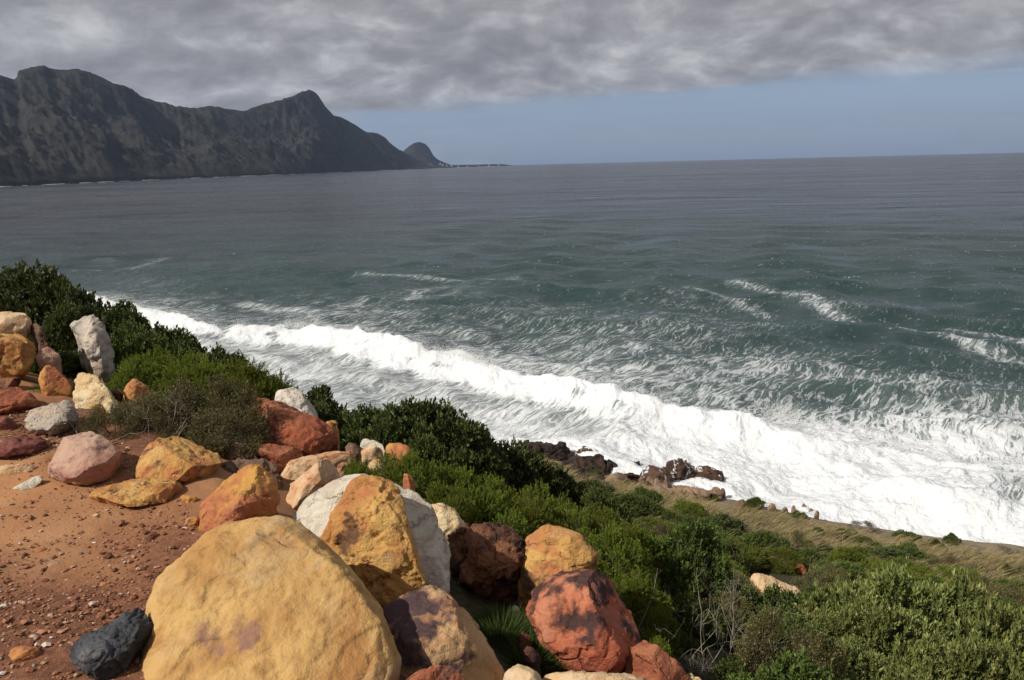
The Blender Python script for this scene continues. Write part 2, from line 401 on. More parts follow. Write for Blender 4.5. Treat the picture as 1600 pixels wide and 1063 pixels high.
# small waves
b1 = t.noise(t.map(co, (1.0, 1.6, 1), (0, 0, R(-35))), 0.9, 6, 0.68).outputs[0]
b2 = t.noise(t.map(co, (0.25, 0.5, 0.4), (0, 0, R(-20))), 0.35, 5, 0.65).outputs[0]
bsum = t.math('ADD', t.math('MULTIPLY', b1, 0.55), t.math('MULTIPLY', b2, t.mixf(t.smooth(big, 0.35, 0.65), 3.2, 4.8)))
b3 = t.noise(t.map(co, (0.6, 1.3, 1), (0, 0, R(-15))), 0.03, 9, 0.54).outputs[0]
bump = t.node('ShaderNodeBump', {'Strength': 1.0, 'Distance': 1.0, 'Height': t.math('ADD', t.math('MULTIPLY', b3, t.mixf(t.smooth(big, 0.35, 0.65), 5.0, 8.0)), t.math('MULTIPLY', b1, 0.25))})
gust = t.noise(t.map(co, (0.35, 1.0, 1), (0, 0, R(-6))), 0.006, 9, 0.72).outputs[0]
ripple = t.noise(t.map(co, (0.5, 1.0, 1), (0, 0, R(-12))), 0.05, 8, 0.75).outputs[0]
gs_ = t.smooth(t.math('ADD', t.math('MULTIPLY', gust, 0.5), t.math('MULTIPLY', ripple, 0.5)), 0.36, 0.64)
body = t.mix(t.math('MULTIPLY', gs_, 0.55), body, t.mix(A('green'), (0.030, 0.038, 0.050), (0.034, 0.066, 0.063)))
water = t.node('ShaderNodeBsdfPrincipled', {'Base Color': body, 'Roughness': t.mixf(gs_, 0.12, 0.34), 'IOR': 1.33, 'Specular IOR Level': t.mixf(gs_, 0.28, 0.62), 'Normal': bump.outputs[0]})
fb = t.node('ShaderNodeBump', {'Strength': 0.9, 'Distance': 0.5, 'Height': t.math('ADD', t.math('MULTIPLY', fl, 0.16), bubble)})
foamb = t.node('ShaderNodeBsdfPrincipled', {'Base Color': fcol, 'Roughness': 0.9, 'Specular IOR Level': 0.1, 'Normal': fb.outputs[0]})
t.l.new(t.node('ShaderNodeMixShader', {0: fm, 1: water.outputs[0], 2: foamb.outputs[0]}).outputs[0], out.inputs[0])
tag(link('sea', sme, m), kind='structure')

# spray thrown off the crests
def spray(name, C, n, spread, hmax, label, seed):
    g = np.random.default_rng(seed)
    C = np.array(C); seg = np.hypot(*(C[1:] - C[:-1]).T); cum = np.concatenate([[0], np.cumsum(seg)])
    hot = g.uniform(0, cum[-1], 34); s = np.clip(hot[g.integers(0, 34, n)] + g.normal(0, 0.6, n), 0.05, cum[-1] - 0.05)
    k = np.searchsorted(cum, s) - 1; f = (s - cum[k]) / seg[k]
    p = C[k] + (C[k + 1] - C[k]) * f[:, None]
    hh = np.abs(g.normal(0, 1, n)) * hmax * 0.5
    pos = np.stack([p[:, 0] + g.normal(0.2, spread, n), p[:, 1] + g.normal(-0.2, spread, n), 1.15 + hh], 1)
    rad = g.uniform(0.006, 0.024, n) * np.clip(1.3 - hh / hmax, 0.4, 1.3)
    o = np.array([(1, 1, 1), (-1, -1, 1), (-1, 1, -1), (1, -1, -1)], float) * 0.8
    fc = np.array([(0, 2, 1), (0, 3, 2), (0, 1, 3), (1, 2, 3)])
    v = (pos[:, None] + o[None] * rad[:, None, None]).reshape(-1, 3); fa = (fc[None] + 4 * np.arange(n)[:, None, None]).reshape(-1, 3)
    return tag(link(name, mesh_np(name, v, fa), m_white), label, 'spray', kind='stuff')
m_white, t, out = new_mat('spray_white')
t.l.new(t.node('ShaderNodeBsdfPrincipled', {'Base Color': (0.85, 0.86, 0.86), 'Roughness': 0.8}).outputs[0], out.inputs[0])
spray('spray', CREST1, 26000, 0.45, 1.5, 'white spray flying off the long breaking wave', 1)
spray('spray', CREST2, 6000, 0.5, 1.2, 'white spray off the farther breaker behind the dark bushes', 2)

# ------------------------------------------------------------------ mountains across the bay
def horizon_z(px, py, r):
    d = raydir(px, py); return CAMZ + r * d[:, 2] / np.hypot(d[:, 0], d[:, 1])
def bearing(px, py=262.):
    d = raydir(np.asarray(px, float), np.full(np.shape(px), py)); return np.arctan2(d[..., 0], d[..., 1])
def mountain(name, sil, coast, depth, label, seed, gul=1.0, ns=105, nb=320, cliff=0.25, zmin=2.0):
    sil = np.array(sil, float); b = bearing(sil[:, 0]); cb = bearing(np.array([c[0] for c in coast], float)); cr = np.array([c[1] for c in coast], float)
    B = np.linspace(b[0], b[-1], nb); px = np.interp(B, b, sil[:, 0]); py = np.interp(B, b, sil[:, 1])
    rc = np.interp(B, cb, cr); ridge = rc + depth
    S = np.concatenate([np.linspace(0, 1, ns), np.linspace(1, 2.0, 40)[1:]])
    d = raydir(px, py); ang = d[:, 2] / np.hypot(d[:, 0], d[:, 1]); H = np.maximum(CAMZ + ridge * ang, zmin)
    jag = fbm(np.stack([B * 110, 0 * B + seed, 0 * B], 1), 5, 0.68) * 0.030 * H
    H = H + jag
    SS, BB = np.meshgrid(S, B, indexing='ij'); Hb = np.broadcast_to(H, SS.shape); Rb = rc[None] + SS * depth
    arc = BB * 3500
    base = np.where(SS < 1, (1 - cliff) * SS ** 1.25 + cliff * sstep(SS, 0.55, 0.98), np.exp(-((SS - 1) / 0.45) ** 2))
    p3 = np.stack([(arc / 250 + 1.2 * SS).ravel(), (SS * 1.1).ravel(), np.full(SS.size, seed * 3.1)], 1)
    g1 = fbm(p3, 5, 0.55, ridged=True).reshape(SS.shape)
    p4 = np.stack([(Rb * np.sin(BB) / 90).ravel(), (Rb * np.cos(BB) / 90).ravel(), np.full(SS.size, seed * 1.7)], 1)
    g2 = fbm(p4, 5, 0.6, ridged=True).reshape(SS.shape)
    w = np.clip(SS * (1 - SS) * 4, 0, 1) ** 0.7
    Zm = Hb * base + w * Hb * gul * (0.20 * g1 + 0.09 * g2)
    Zm = np.where(SS > 1, Hb * base, Zm)
    lim = CAMZ + Rb * ang[None] * 0.985                 # keep the outline that of the ridge
    Zm = np.where((SS < 1) & (Zm > lim), lim - 0.3 * (Zm - lim) * 0, Zm)
    Zm = np.maximum(Zm, np.where(SS <= 0, -6, 3 + 6 * np.clip(SS * 8, 0, 1)))
    Zm[0] = -6; Zm[-1] = -6
    # close the ends down to the water
    Zm[:, 0] = np.minimum(Zm[:, 0], -6); Zm[:, -1] = np.minimum(Zm[:, -1], -6)
    x = Rb * np.sin(BB); y = Rb * np.cos(BB)
    c = np.array([x.mean(), y.mean(), 0])
    me = mesh_np(name, np.stack([x.ravel(), y.ravel(), Zm.ravel()], 1) - c, grid_faces(len(S), nb)[:, ::-1], True, {'up': np.clip(Zm / 420, 0, 1).ravel()})
    return tag(link(name, me, m_mtn, loc=c), label, 'mountain', kind='structure')
m_mtn, t, out = new_mat('mountain_scrub')
co = t.node('ShaderNodeTexCoord').outputs['Object']
gN = t.node('ShaderNodeNewGeometry'); nz = t.node('ShaderNodeSeparateXYZ', {'Vector': gN.outputs['Normal']}).outputs['Z']
n1 = t.noise(co, 0.006, 6, 0.6).outputs[0]; n2 = t.noise(co, 0.03, 6, 0.65).outputs[0]; n3 = t.noise(t.map(co, (1, 1, 3)), 0.012, 5, 0.6).outputs[0]
scrub = t.mix(t.smooth(n1, 0.35, 0.65), (0.015, 0.015, 0.0145), (0.033, 0.031, 0.027))  # scrub and rock colours darkened to stand in for cloud shadow
scrub = t.mix(t.smooth(n2, 0.58, 0.75, 0, 0.4), scrub, (0.050, 0.045, 0.040))
rock = t.mix(t.smooth(n2, 0.3, 0.7), (0.020, 0.020, 0.022), (0.046, 0.044, 0.043))
colr = t.mix(t.smooth(t.math('ADD', nz, t.math('MULTIPLY', n3, 0.35)), 0.78, 1.0), rock, scrub)
bmp = t.node('ShaderNodeBump', {'Strength': 0.8, 'Distance': 5.0, 'Height': n2})
t.l.new(t.node('ShaderNodeBsdfPrincipled', {'Base Color': colr, 'Roughness': 0.95, 'Specular IOR Level': 0.1, 'Normal': bmp.outputs[0]}).outputs[0], out.inputs[0])
COAST = [(-260, 1350), (0, 1700), (200, 2150), (330, 2600), (400, 2900), (470, 3250), (540, 3700), (620, 4600), (690, 6300), (720, 7300), (810, 8600)]
mountain('mountain', [(-260, 160), (-150, 140), (-60, 120), (-20, 103), (0, 110), (28, 120), (44, 125), (49, 122), (52, 113), (70, 106), (92, 103), (112, 110), (132, 109), (152, 110), (175, 120), (195, 130), (222, 139), (233, 150), (255, 158), (270, 160), (285, 166), (318, 169), (340, 165), (362, 170), (384, 173), (392, 180), (405, 195), (425, 211), (440, 226), (462, 246), (474, 268), (480, 276)],
         COAST, 1250, 'dark mountain range with a broad double summit above the bay', 2)
mountain('mountain', [(300, 230), (340, 190), (370, 178), (395, 172), (418, 163), (432, 160), (450, 156), (470, 149), (482, 143), (492, 140), (499, 143), (506, 149), (512, 160), (520, 172), (527, 180), (545, 186), (560, 196), (577, 207), (592, 208), (605, 215), (612, 224), (625, 234), (632, 238), (650, 247), (675, 257), (700, 263), (712, 268)],
         COAST, 1100, 'pointed grey peak whose long ridge runs down to the headland', 7, 1.1)
mountain('mountain', [(606, 262), (620, 250), (628, 235), (631, 237), (640, 229), (650, 223), (658, 222), (666, 225), (672, 231), (678, 243), (684, 249), (694, 254), (708, 259), (722, 262)],
         [(560, 6300), (690, 7000), (730, 7600)], 700, 'small rounded hill standing alone at the end of the far headland', 12, 0.5, 70, 150, 0.1)
mountain('mountain', [(672, 262), (690, 257.5), (710, 258), (730, 257.6), (750, 257.2), (770, 256.8), (786, 256.6), (792, 257.5), (800, 260)],
         [(560, 6600), (700, 7300), (800, 8600)], 260, 'low flat spit of land running out from the rounded hill', 15, 0.2, 20, 160, 0.0, 9.0)
# white line of surf along the far shore
def surf_strip(name, pxs, off, label, seed):
    g = np.random.default_rng(seed)
    b = np.linspace(bearing(pxs[0]), bearing(pxs[1]), 900); cb = bearing(np.array([c[0] for c in COAST], float)); r = np.interp(b, cb, [c[1] for c in COAST])
    n = fbm(np.stack([b * 60, 0 * b + seed, 0 * b], 1), 5, 0.65)
    w = r * np.clip(n + 0.05, 0, 1) * 0.009 + 0.2
    inn, ou = r + off, r - w
    v = np.concatenate([np.stack([inn * np.sin(b), inn * np.cos(b), 0 * b + 0.9], 1), np.stack([ou * np.sin(b), ou * np.cos(b), 0 * b + 0.35], 1)])
    k = np.arange(899); fa = np.stack([k, k + 1, k + 901, k + 900], 1)[(n[:-1] > -0.02)]
    return tag(link(name, mesh_np(name, v, fa), m_white), label, 'surf', kind='structure')
surf_strip('surf', (-240, 800), 10, 'thin broken white line of surf along the far mountain shore', 4)
# village at the foot of the far hill
m_house, t, out = new_mat('far_house_white')
t.l.new(t.node('ShaderNodeBsdfPrincipled', {'Base Color': (0.26, 0.255, 0.25), 'Roughness': 0.8}).outputs[0], out.inputs[0])
m_roof, t, out = new_mat('far_house_roof')
t.l.new(t.node('ShaderNodeBsdfPrincipled', {'Base Color': (0.10, 0.09, 0.085), 'Roughness': 0.8}).outputs[0], out.inputs[0])
def box_np(x0, x1, y0, y1, z0, z1):
    v = np.array([(x, y, z) for z in (z0, z1) for x, y in ((x0, y0), (x1, y0), (x1, y1), (x0, y1))], float)
    return v, np.array([(0, 1, 5, 4), (1, 2, 6, 5), (2, 3, 7, 6), (3, 0, 4, 7), (4, 5, 6, 7), (3, 2, 1, 0)])
hv, hf = box_np(-7, 7, -5, 5, -8, 6); hme = mesh_np('house_wall', hv, hf, False); hme.materials.append(m_house)
rv = np.array([(-7.6, -5.6, 6), (7.6, -5.6, 6), (7.6, 5.6, 6), (-7.6, 5.6, 6), (-7.6, 0, 9.5), (7.6, 0, 9.5)], float)
rme = bpy.data.meshes.new('house_roof'); rme.from_pydata(rv.tolist(), [], [(0, 1, 5, 4), (2, 3, 4, 5), (0, 4, 3), (1, 2, 5), (3, 2, 1, 0)]); rme.materials.append(m_roof)
for px, r, z in ((663, 6480, 24), (668, 6600, 30), (674, 6650, 30), (688, 6760, 34), (692, 6900, 24), (698, 7040, 20), (706, 7180, 16), (716, 7330, 11), (730, 7560, 10), (748, 7800, 10), (764, 8050, 10), (779, 8250, 10)):
    b = float(bearing(px)); e = link('house', None, loc=(r * math.sin(b), r * math.cos(b), z)); e.rotation_euler.z = random.uniform(-0.5, 0.5)
    tag(e, 'tiny pale house in the village at the foot of the rounded hill', 'house', 'village houses on the far headland')
    link('wall', hme, parent=e); link('roof', rme, parent=e)

# ------------------------------------------------------------------ the sea air between here and the mountains
hv, hf = box_np(-15200, 15200, -400, 15200, -9, 700)
m, t, out = new_mat('haze_air')
t.l.new(t.node('ShaderNodeVolumePrincipled', {'Color': (0.50, 0.68, 1.0), 'Density': 0.000036, 'Anisotropy': 0.3}).outputs[0], out.inputs['Volume'])
tag(link('haze', mesh_np('haze', hv, hf, False), m), 'thin sea haze over the bay', 'haze', kind='stuff')

# ------------------------------------------------------------------ boulders
def rock_mat(name, c1, c2, c3=None, stain=None, stain_amt=0.0, scale=3.0, rough=0.9, bump=1.0, speck=None, speck_amt=0.0, strata=0.0, runnel=0.0):
    """sandstone: two ground colours in soft patches, a third in bands, dark mineral stain, pits and cracks in the relief"""
    m, t, out = new_mat(name)
    oi = t.node('ShaderNodeObjectInfo').outputs['Random']
    co = t.vmath('ADD', t.node('ShaderNodeTexCoord').outputs['Object'], t.node('ShaderNodeCombineXYZ', {'X': t.math('MULTIPLY', oi, 37.0), 'Y': t.math('MULTIPLY', oi, 91.0), 'Z': t.math('MULTIPLY', oi, 13.0)}).outputs[0])
    a = t.noise(co, scale, 6, 0.62, dist=0.4).outputs[0]; b = t.noise(co, scale * 4.5, 6, 0.65).outputs[0]; c = t.noise(co, scale * 26, 4, 0.65).outputs[0]
    d = t.noise(t.map(co, (1, 1, 2.2), (0.5, 0.3, 0)), scale * 0.8, 5, 0.6, dist=1.2).outputs[0]
    col = t.mix(t.smooth(a, 0.40, 0.60), c1, c2)
    pale = t.noise(t.map(co, (1, 1, 1), (0.4, 0.9, 0.2)), scale * 1.4, 6, 0.68, dist=0.8).outputs[0]
    col = t.mix(t.smooth(pale, 0.55, 0.68, 0, 0.42), col, tuple(min(0.75, 0.45 * x + 0.28 * sum(c2) / 3 + 0.06) * 1.12 for x in c2))
    rust = t.noise(t.map(co, (1, 1, 0.6), (0.1, 0.2, 0.9)), scale * 1.1, 6, 0.70, dist=1.0).outputs[0]
    col = t.mix(t.smooth(rust, 0.54, 0.66, 0, 0.55), col, (c1[0] * 0.72, c1[1] * 0.50, c1[2] * 0.45))
    if c3: col = t.mix(t.smooth(d, 0.50, 0.66, 0, 0.85), col, c3)
    if strata:
        w = t.node('ShaderNodeTexWave', {'Vector': t.map(co, (1, 1, 1), (0.6, 0.25, 0.3)), 'Scale': scale * 1.6, 'Distortion': 6.0, 'Detail': 4.0, 'Detail Scale': 1.5, 'Detail Roughness': 0.65})
        col = t.mix(t.math('MULTIPLY', w.outputs['Fac'], strata), col, tuple(x * 0.55 for x in c1))
    col = t.mix(t.smooth(b, 0.50, 0.75, 0, 0.55), col, tuple(x * 0.55 for x in c1))
    col = t.mix(t.smooth(b, 0.42, 0.22, 0, 0.40), col, tuple(min(0.8, x * 1.35) for x in c2))
    if stain:
        s = t.math('ADD', t.math('MULTIPLY', t.noise(co, scale * 0.9 + 0.6, 4, 0.6).outputs[0], 0.75), t.math('MULTIPLY', b, 0.25))
        col = t.mix(t.smooth(s, 0.62 - 0.22 * stain_amt, 0.68 - 0.22 * stain_amt, 0, 0.92), col, stain)
    if speck: col = t.mix(t.smooth(t.noise(co, scale * 9, 3, 0.7).outputs[0], 0.62 - 0.12 * speck_amt, 0.68 - 0.12 * speck_amt, 0, 0.85), col, speck)
    vor = t.node('ShaderNodeTexVoronoi', {'Vector': t.vmath('ADD', co, t.vmath('SCALE', t.noise(co, scale * 2, 3).outputs['Color'], 0.35)), 'Scale': scale * 1.1}, feature='DISTANCE_TO_EDGE').outputs[0]
    crack = t.math('MULTIPLY', t.smooth(vor, 0.0, 0.035, 1, 0), t.smooth(d, 0.52, 0.66))
    pits = t.smooth(t.node('ShaderNodeTexVoronoi', {'Vector': co, 'Scale': scale * 9}).outputs['Distance'], 0.10, 0.32, 1, 0)
    pits = t.math('MULTIPLY', pits, t.smooth(a, 0.45, 0.62))
    h = t.math('ADD', t.math('MULTIPLY', b, 0.9), t.math('MULTIPLY', c, 0.30))
    h = t.math('SUBTRACT', h, t.math('MULTIPLY', crack, 0.5)); h = t.math('SUBTRACT', h, t.math('MULTIPLY', pits, 0.18))
    col = t.mix(t.math('MULTIPLY', crack, 0.28), col, tuple(x * 0.22 for x in c1))
    col = t.mix(t.smooth(c, 0.55, 0.8, 0, 0.30), col, tuple(x * 0.5 for x in c1))
    if runnel:
        wv = t.node('ShaderNodeTexWave', {'Vector': co, 'Scale': 0.28, 'Distortion': 16.0, 'Detail': 4.0, 'Detail Scale': 1.3, 'Detail Roughness': 0.7}).outputs['Fac']
        col = t.mix(t.math('MULTIPLY', t.math('MULTIPLY', t.smooth(wv, 0.90, 0.99), t.smooth(b, 0.35, 0.6)), runnel), col, (0.8, 0.82, 0.82))
    bm = t.node('ShaderNodeBump', {'Strength': 0.75 * bump, 'Distance': 0.09 / scale, 'Height': h})
    t.l.new(t.node('ShaderNodeBsdfPrincipled', {'Base Color': col, 'Roughness': rough, 'Specular IOR Level': 0.22, 'Normal': bm.outputs[0]}).outputs[0], out.inputs[0])
    return m
OCH, ORA, RED, WHI = (0.46, 0.28, 0.085), (0.45, 0.205, 0.06), (0.33, 0.095, 0.05), (0.60, 0.54, 0.43)
M = dict(
 yellow=rock_mat('rock_yellow', (0.38, 0.205, 0.070), (0.49, 0.305, 0.115), (0.43, 0.295, 0.150), (0.26, 0.14, 0.095), 0.12, 2.2, bump=0.75),
 orange=rock_mat('rock_orange', (0.40, 0.185, 0.06), (0.52, 0.31, 0.10), (0.42, 0.16, 0.065), (0.12, 0.06, 0.035), 0.2, 3.6, bump=1.2),
 peach=rock_mat('rock_peach', (0.52, 0.29, 0.15), (0.58, 0.42, 0.26), (0.44, 0.18, 0.085), (0.22, 0.12, 0.08), 0.1, 4.0),
 ored=rock_mat('rock_orange_red', (0.48, 0.26, 0.07), (0.36, 0.125, 0.06), (0.42, 0.155, 0.07), (0.14, 0.05, 0.04), 0.2, 3.0),
 red=rock_mat('rock_red', (0.29, 0.088, 0.044), (0.36, 0.145, 0.072), (0.22, 0.065, 0.036), (0.10, 0.045, 0.035), 0.3, 2.8, bump=1.2),
 redshadow=rock_mat('rock_red_shadowed', (0.36, 0.105, 0.052), (0.45, 0.175, 0.095), (0.30, 0.080, 0.045), (0.035, 0.024, 0.026), 0.42, 1.9),  # black patches stand in for the shadow a neighbouring boulder casts
 darkred=rock_mat('rock_dark_red', (0.17, 0.055, 0.045), (0.24, 0.09, 0.065), (0.12, 0.045, 0.04), None, 0, 5.0, strata=0.4),
 brown=rock_mat('rock_brown', (0.16, 0.065, 0.035), (0.28, 0.125, 0.06), (0.10, 0.045, 0.03), (0.035, 0.02, 0.015), 0.5, 3.6, bump=1.8),
 greybrown=rock_mat('rock_grey_brown', (0.17, 0.10, 0.065), (0.24, 0.15, 0.10), (0.13, 0.08, 0.06), None, 0, 5.0, bump=1.6, strata=0.3),
 white=rock_mat('rock_white', (0.50, 0.45, 0.36), (0.62, 0.57, 0.47), (0.46, 0.40, 0.32), (0.40, 0.25, 0.12), 0.1, 3.0, bump=1.1),
 whitespeck=rock_mat('rock_white_speckled', (0.52, 0.45, 0.38), (0.62, 0.56, 0.48), None, None, 0, 4.0, bump=1.4, speck=(0.12, 0.10, 0.09), speck_amt=0.5),
 greywhite=rock_mat('rock_grey_white', (0.40, 0.35, 0.30), (0.54, 0.47, 0.39), (0.34, 0.27, 0.21), (0.16, 0.12, 0.10), 0.3, 4.0, bump=1.4),
 grey=rock_mat('rock_grey', (0.36, 0.31, 0.26), (0.48, 0.41, 0.33), (0.50, 0.36, 0.25), None, 0, 6.0, bump=2.0, speck=(0.17, 0.14, 0.12), speck_amt=0.6),
 cream=rock_mat('rock_cream', (0.58, 0.42, 0.22), (0.66, 0.54, 0.34), (0.50, 0.36, 0.20), (0.20, 0.17, 0.13), 0.15, 4.5, bump=1.3),
 pink=rock_mat('rock_pink', (0.35, 0.205, 0.145), (0.43, 0.285, 0.205), (0.30, 0.13, 0.10), (0.20, 0.12, 0.11), 0.15, 3.6),
 tan=rock_mat('rock_tan', (0.52, 0.35, 0.19), (0.60, 0.44, 0.27), (0.44, 0.26, 0.13), None, 0, 4.0),
 purple=rock_mat('rock_purple_stained', (0.42, 0.255, 0.125), (0.48, 0.31, 0.16), (0.32, 0.15, 0.085), (0.050, 0.032, 0.040), 0.55, 2.3, bump=0.9),
 black=rock_mat('rock_black', (0.030, 0.031, 0.036), (0.060, 0.062, 0.070), (0.045, 0.045, 0.050), (0.11, 0.105, 0.10), 0.25, 6.0, rough=0.55),
 shore=rock_mat('rock_shore', (0.044, 0.027, 0.021), (0.080, 0.048, 0.035), (0.034, 0.023, 0.019), (0.022, 0.016, 0.014), 0.5, 0.8, rough=0.6, bump=2.5, strata=0.4),
 shorewet=rock_mat('rock_shore_wet', (0.080, 0.043, 0.030), (0.125, 0.068, 0.046), (0.05, 0.030, 0.024), None, 0, 0.8, rough=0.45, bump=2.5, runnel=0.95),
 shoretan=rock_mat('rock_shore_tan', (0.27, 0.17, 0.11), (0.36, 0.25, 0.17), (0.20, 0.12, 0.08), None, 0, 1.2, bump=2.0, strata=0.3),
 pebble=rock_mat('pebble_mix', (0.28, 0.15, 0.10), (0.40, 0.25, 0.18), (0.18, 0.10, 0.08), None, 0, 14.0),
)
DG = bpy.context.evaluated_depsgraph_get
def remesh(hulls, voxel, smooth_it, smooth_f=0.5):
    """convex pieces joined into one even skin"""
    bm = bmesh.new()
    for pts in hulls:
        b2 = bmesh.new()
        for p in pts: b2.verts.new(p)
        r = bmesh.ops.convex_hull(b2, input=b2.verts)
        bmesh.ops.delete(b2, geom=list({g for g in r['geom_interior'] + r['geom_unused'] if isinstance(g, bmesh.types.BMVert)}), context='VERTS')
        me = bpy.data.meshes.new('tmp'); b2.to_mesh(me); b2.free(); bm.from_mesh(me); bpy.data.meshes.remove(me)
    me = bpy.data.meshes.new('tmp'); bm.to_mesh(me); bm.free()
    o = bpy.data.objects.new('tmp', me); COL.objects.link(o)
    md = o.modifiers.new('r', 'REMESH'); md.mode = 'VOXEL'; md.voxel_size = voxel; md.use_smooth_shade = True
    if smooth_it:
        s = o.modifiers.new('s', 'SMOOTH'); s.iterations = smooth_it; s.factor = smooth_f
    dg = bpy.context.evaluated_depsgraph_get()
    res = bpy.data.meshes.new_from_object(o.evaluated_get(dg), preserve_all_data_layers=False, depsgraph=dg)
    bpy.data.objects.remove(o); bpy.data.meshes.remove(me)
    return res
def unit3(v): return v / np.linalg.norm(v)
def roughen(me, size, amt, chip, seed, cut=0.05, toward=(0, -1, 0.4)):
    n = len(me.vertices); co = np.empty(n * 3, np.float32); me.vertices.foreach_get('co', co); co = co.reshape(-1, 3).astype(float)
    no = np.empty(n * 3, np.float32); me.vertices.foreach_get('normal', no); no = no.reshape(-1, 3).astype(float)
    g = np.random.default_rng(seed + 900); cen = co.mean(0)
    for k in range(22):                       # flat breaks: slice the skin back to a plane
        nv = unit3(np.array(toward) + 0.62 * g.normal(size=3)) if k < 9 else unit3(g.normal(size=3)); f_ = 1.0 if k < 9 else 0.3; dd = (co - cen) @ nv; lim = dd.max() - size * cut * f_ * g.uniform(0.3, 1.6)
        over = dd > lim; co[over] -= nv * ((dd[over] - lim) * 0.97)[:, None]
    q = co / size + seed * 7.7
    d = 0.024 * fbm(q * 1.6, 2) + 0.020 * fbm(q * 4.5, 4, 0.6) + 0.009 * fbm(q * 14 + 5, 3, 0.6)
    # flakes broken off: stepped noise makes ledges with crisp rims
    s = fbm(q * 2.3 + 30, 3, 0.5) * 3.0
    fl = np.floor(s); fr = s - fl; st = fl + sstep(fr, 0.44, 0.56)
    s2 = fbm(q * 5.0 + 80, 2, 0.5) * 2.6; f2 = np.floor(s2); st2 = f2 + sstep(s2 - f2, 0.40, 0.60)
    d = d * amt + chip * (0.021 * st + 0.007 * st2)
    rg = fbm(q * 3.2 + 60, 3, 0.55, ridged=True); d = d - chip * 0.022 * sstep(rg, 0.62, 0.85)
    co = co + no * (d * size)[:, None]
    me.vertices.foreach_set('co', co.astype(np.float32).ravel()); me.update()
    me.polygons.foreach_set('use_smooth', np.ones(len(me.polygons), bool))
    return co
ROCK_N = [0]
def rock(mat, label, outline, base=None, D=None, front=None, back=None, tilt=0.0, lean=0.0, ridge=None, extra=None, amt=1.0, chip=1.0, det=46, sm=3, foot=True, name='boulder', group=None, cat='rock', fs=0.62, jit=0.25, raw=False, cut=0.085):
    """A boulder from its outline in the photograph. base: pixel where it meets the ground (gives the distance) or D metres along the view.
    tilt: the top lies that much farther back than the bottom; ridge: (px, py, metres toward the camera); front/back: half thicknesses in metres"""
    ROCK_N[0] += 1; g = np.random.default_rng(ROCK_N[0] * 13 + 1)
    o = np.array(outline, float); c = (o.min(0) + o.max(0)) / 2; ext = o.max(0) - o.min(0)
    if D is None:
        p = hit(*base); D0 = float(((p - CAMP) @ CRN)[2] * -1); 
    w = ext.mean() * (D if D else D0) / F
    fr = front if front is not None else 0.42 * w
    bk = back if back is not None else 0.50 * w
    if D is None: D = D0 + fr * 0.45
    def dep(p): return D + tilt * (c[1] - p[:, 1]) / max(ext[1], 1) + lean * (p[:, 0] - c[0]) / max(ext[0], 1)
    P3 = []
    P3.append(at_depth(o[:, 0], o[:, 1], dep(o) + jit * fr * g.uniform(-1, 1, len(o))))
    if ridge:
        r = np.array(ridge, float); P3.append(at_depth(r[:, 0], r[:, 1], dep(r) - r[:, 2]))
    else:
        os_ = o[int(g.integers(0, 2))::2]
        k = c + (os_ - c) * fs * g.uniform(0.7, 1.25, (len(os_), 1)) + ext * g.uniform(-0.08, 0.08, os_.shape); P3.append(at_depth(k[:, 0], k[:, 1], dep(k) - fr * g.uniform(0.6, 1.15, len(os_))))
    k = c + (o - c) * 0.80; P3.append(at_depth(k[:, 0], k[:, 1], dep(k) + bk * 0.7))
    k = c + (o - c) * 0.5; P3.append(at_depth(k[:, 0], k[:, 1], dep(k) + bk))
    P3 = np.concatenate(P3)
    hulls = [P3]
    if extra:
        for e in extra: hulls.append(at_depth(np.array(e)[:, 0].astype(float), np.array(e)[:, 1].astype(float), D - np.array(e)[:, 2]))
    cx, cy = P3[:, 0].mean(), P3[:, 1].mean()
    gz = float(height(cx, cy)); lo = P3[:, 2].min()
    if foot and lo > gz - 0.04:       # carry the hidden underside down to the ground
        b = P3[P3[:, 2] < np.percentile(P3[:, 2], 35)].copy(); b[:, :2] = (b[:, :2] - (cx, cy)) * 0.7 + (cx, cy)
        b[:, :2] += 0.0; b[:, 2] = gz - 0.08; hulls = [np.concatenate([P3, b])] + hulls[1:]
    allp = np.concatenate(hulls); size = float(np.ptp(allp, axis=0).mean())
    org = np.array([cx, cy, max(gz, allp[:, 2].min())])
    hulls = [h - org for h in hulls]
    me = remesh(hulls, max(size / det, size / max(14.0, ext.mean() / 2.1)), sm); me.name = name
    roughen(me, size, amt, chip, ROCK_N[0], cut, unit3(np.array([-cx, -cy, CAMZ - org[2]])))
    ob = link(name, me, M[mat], loc=org)
    if raw: return ob
    return tag(ob, label, cat, group)

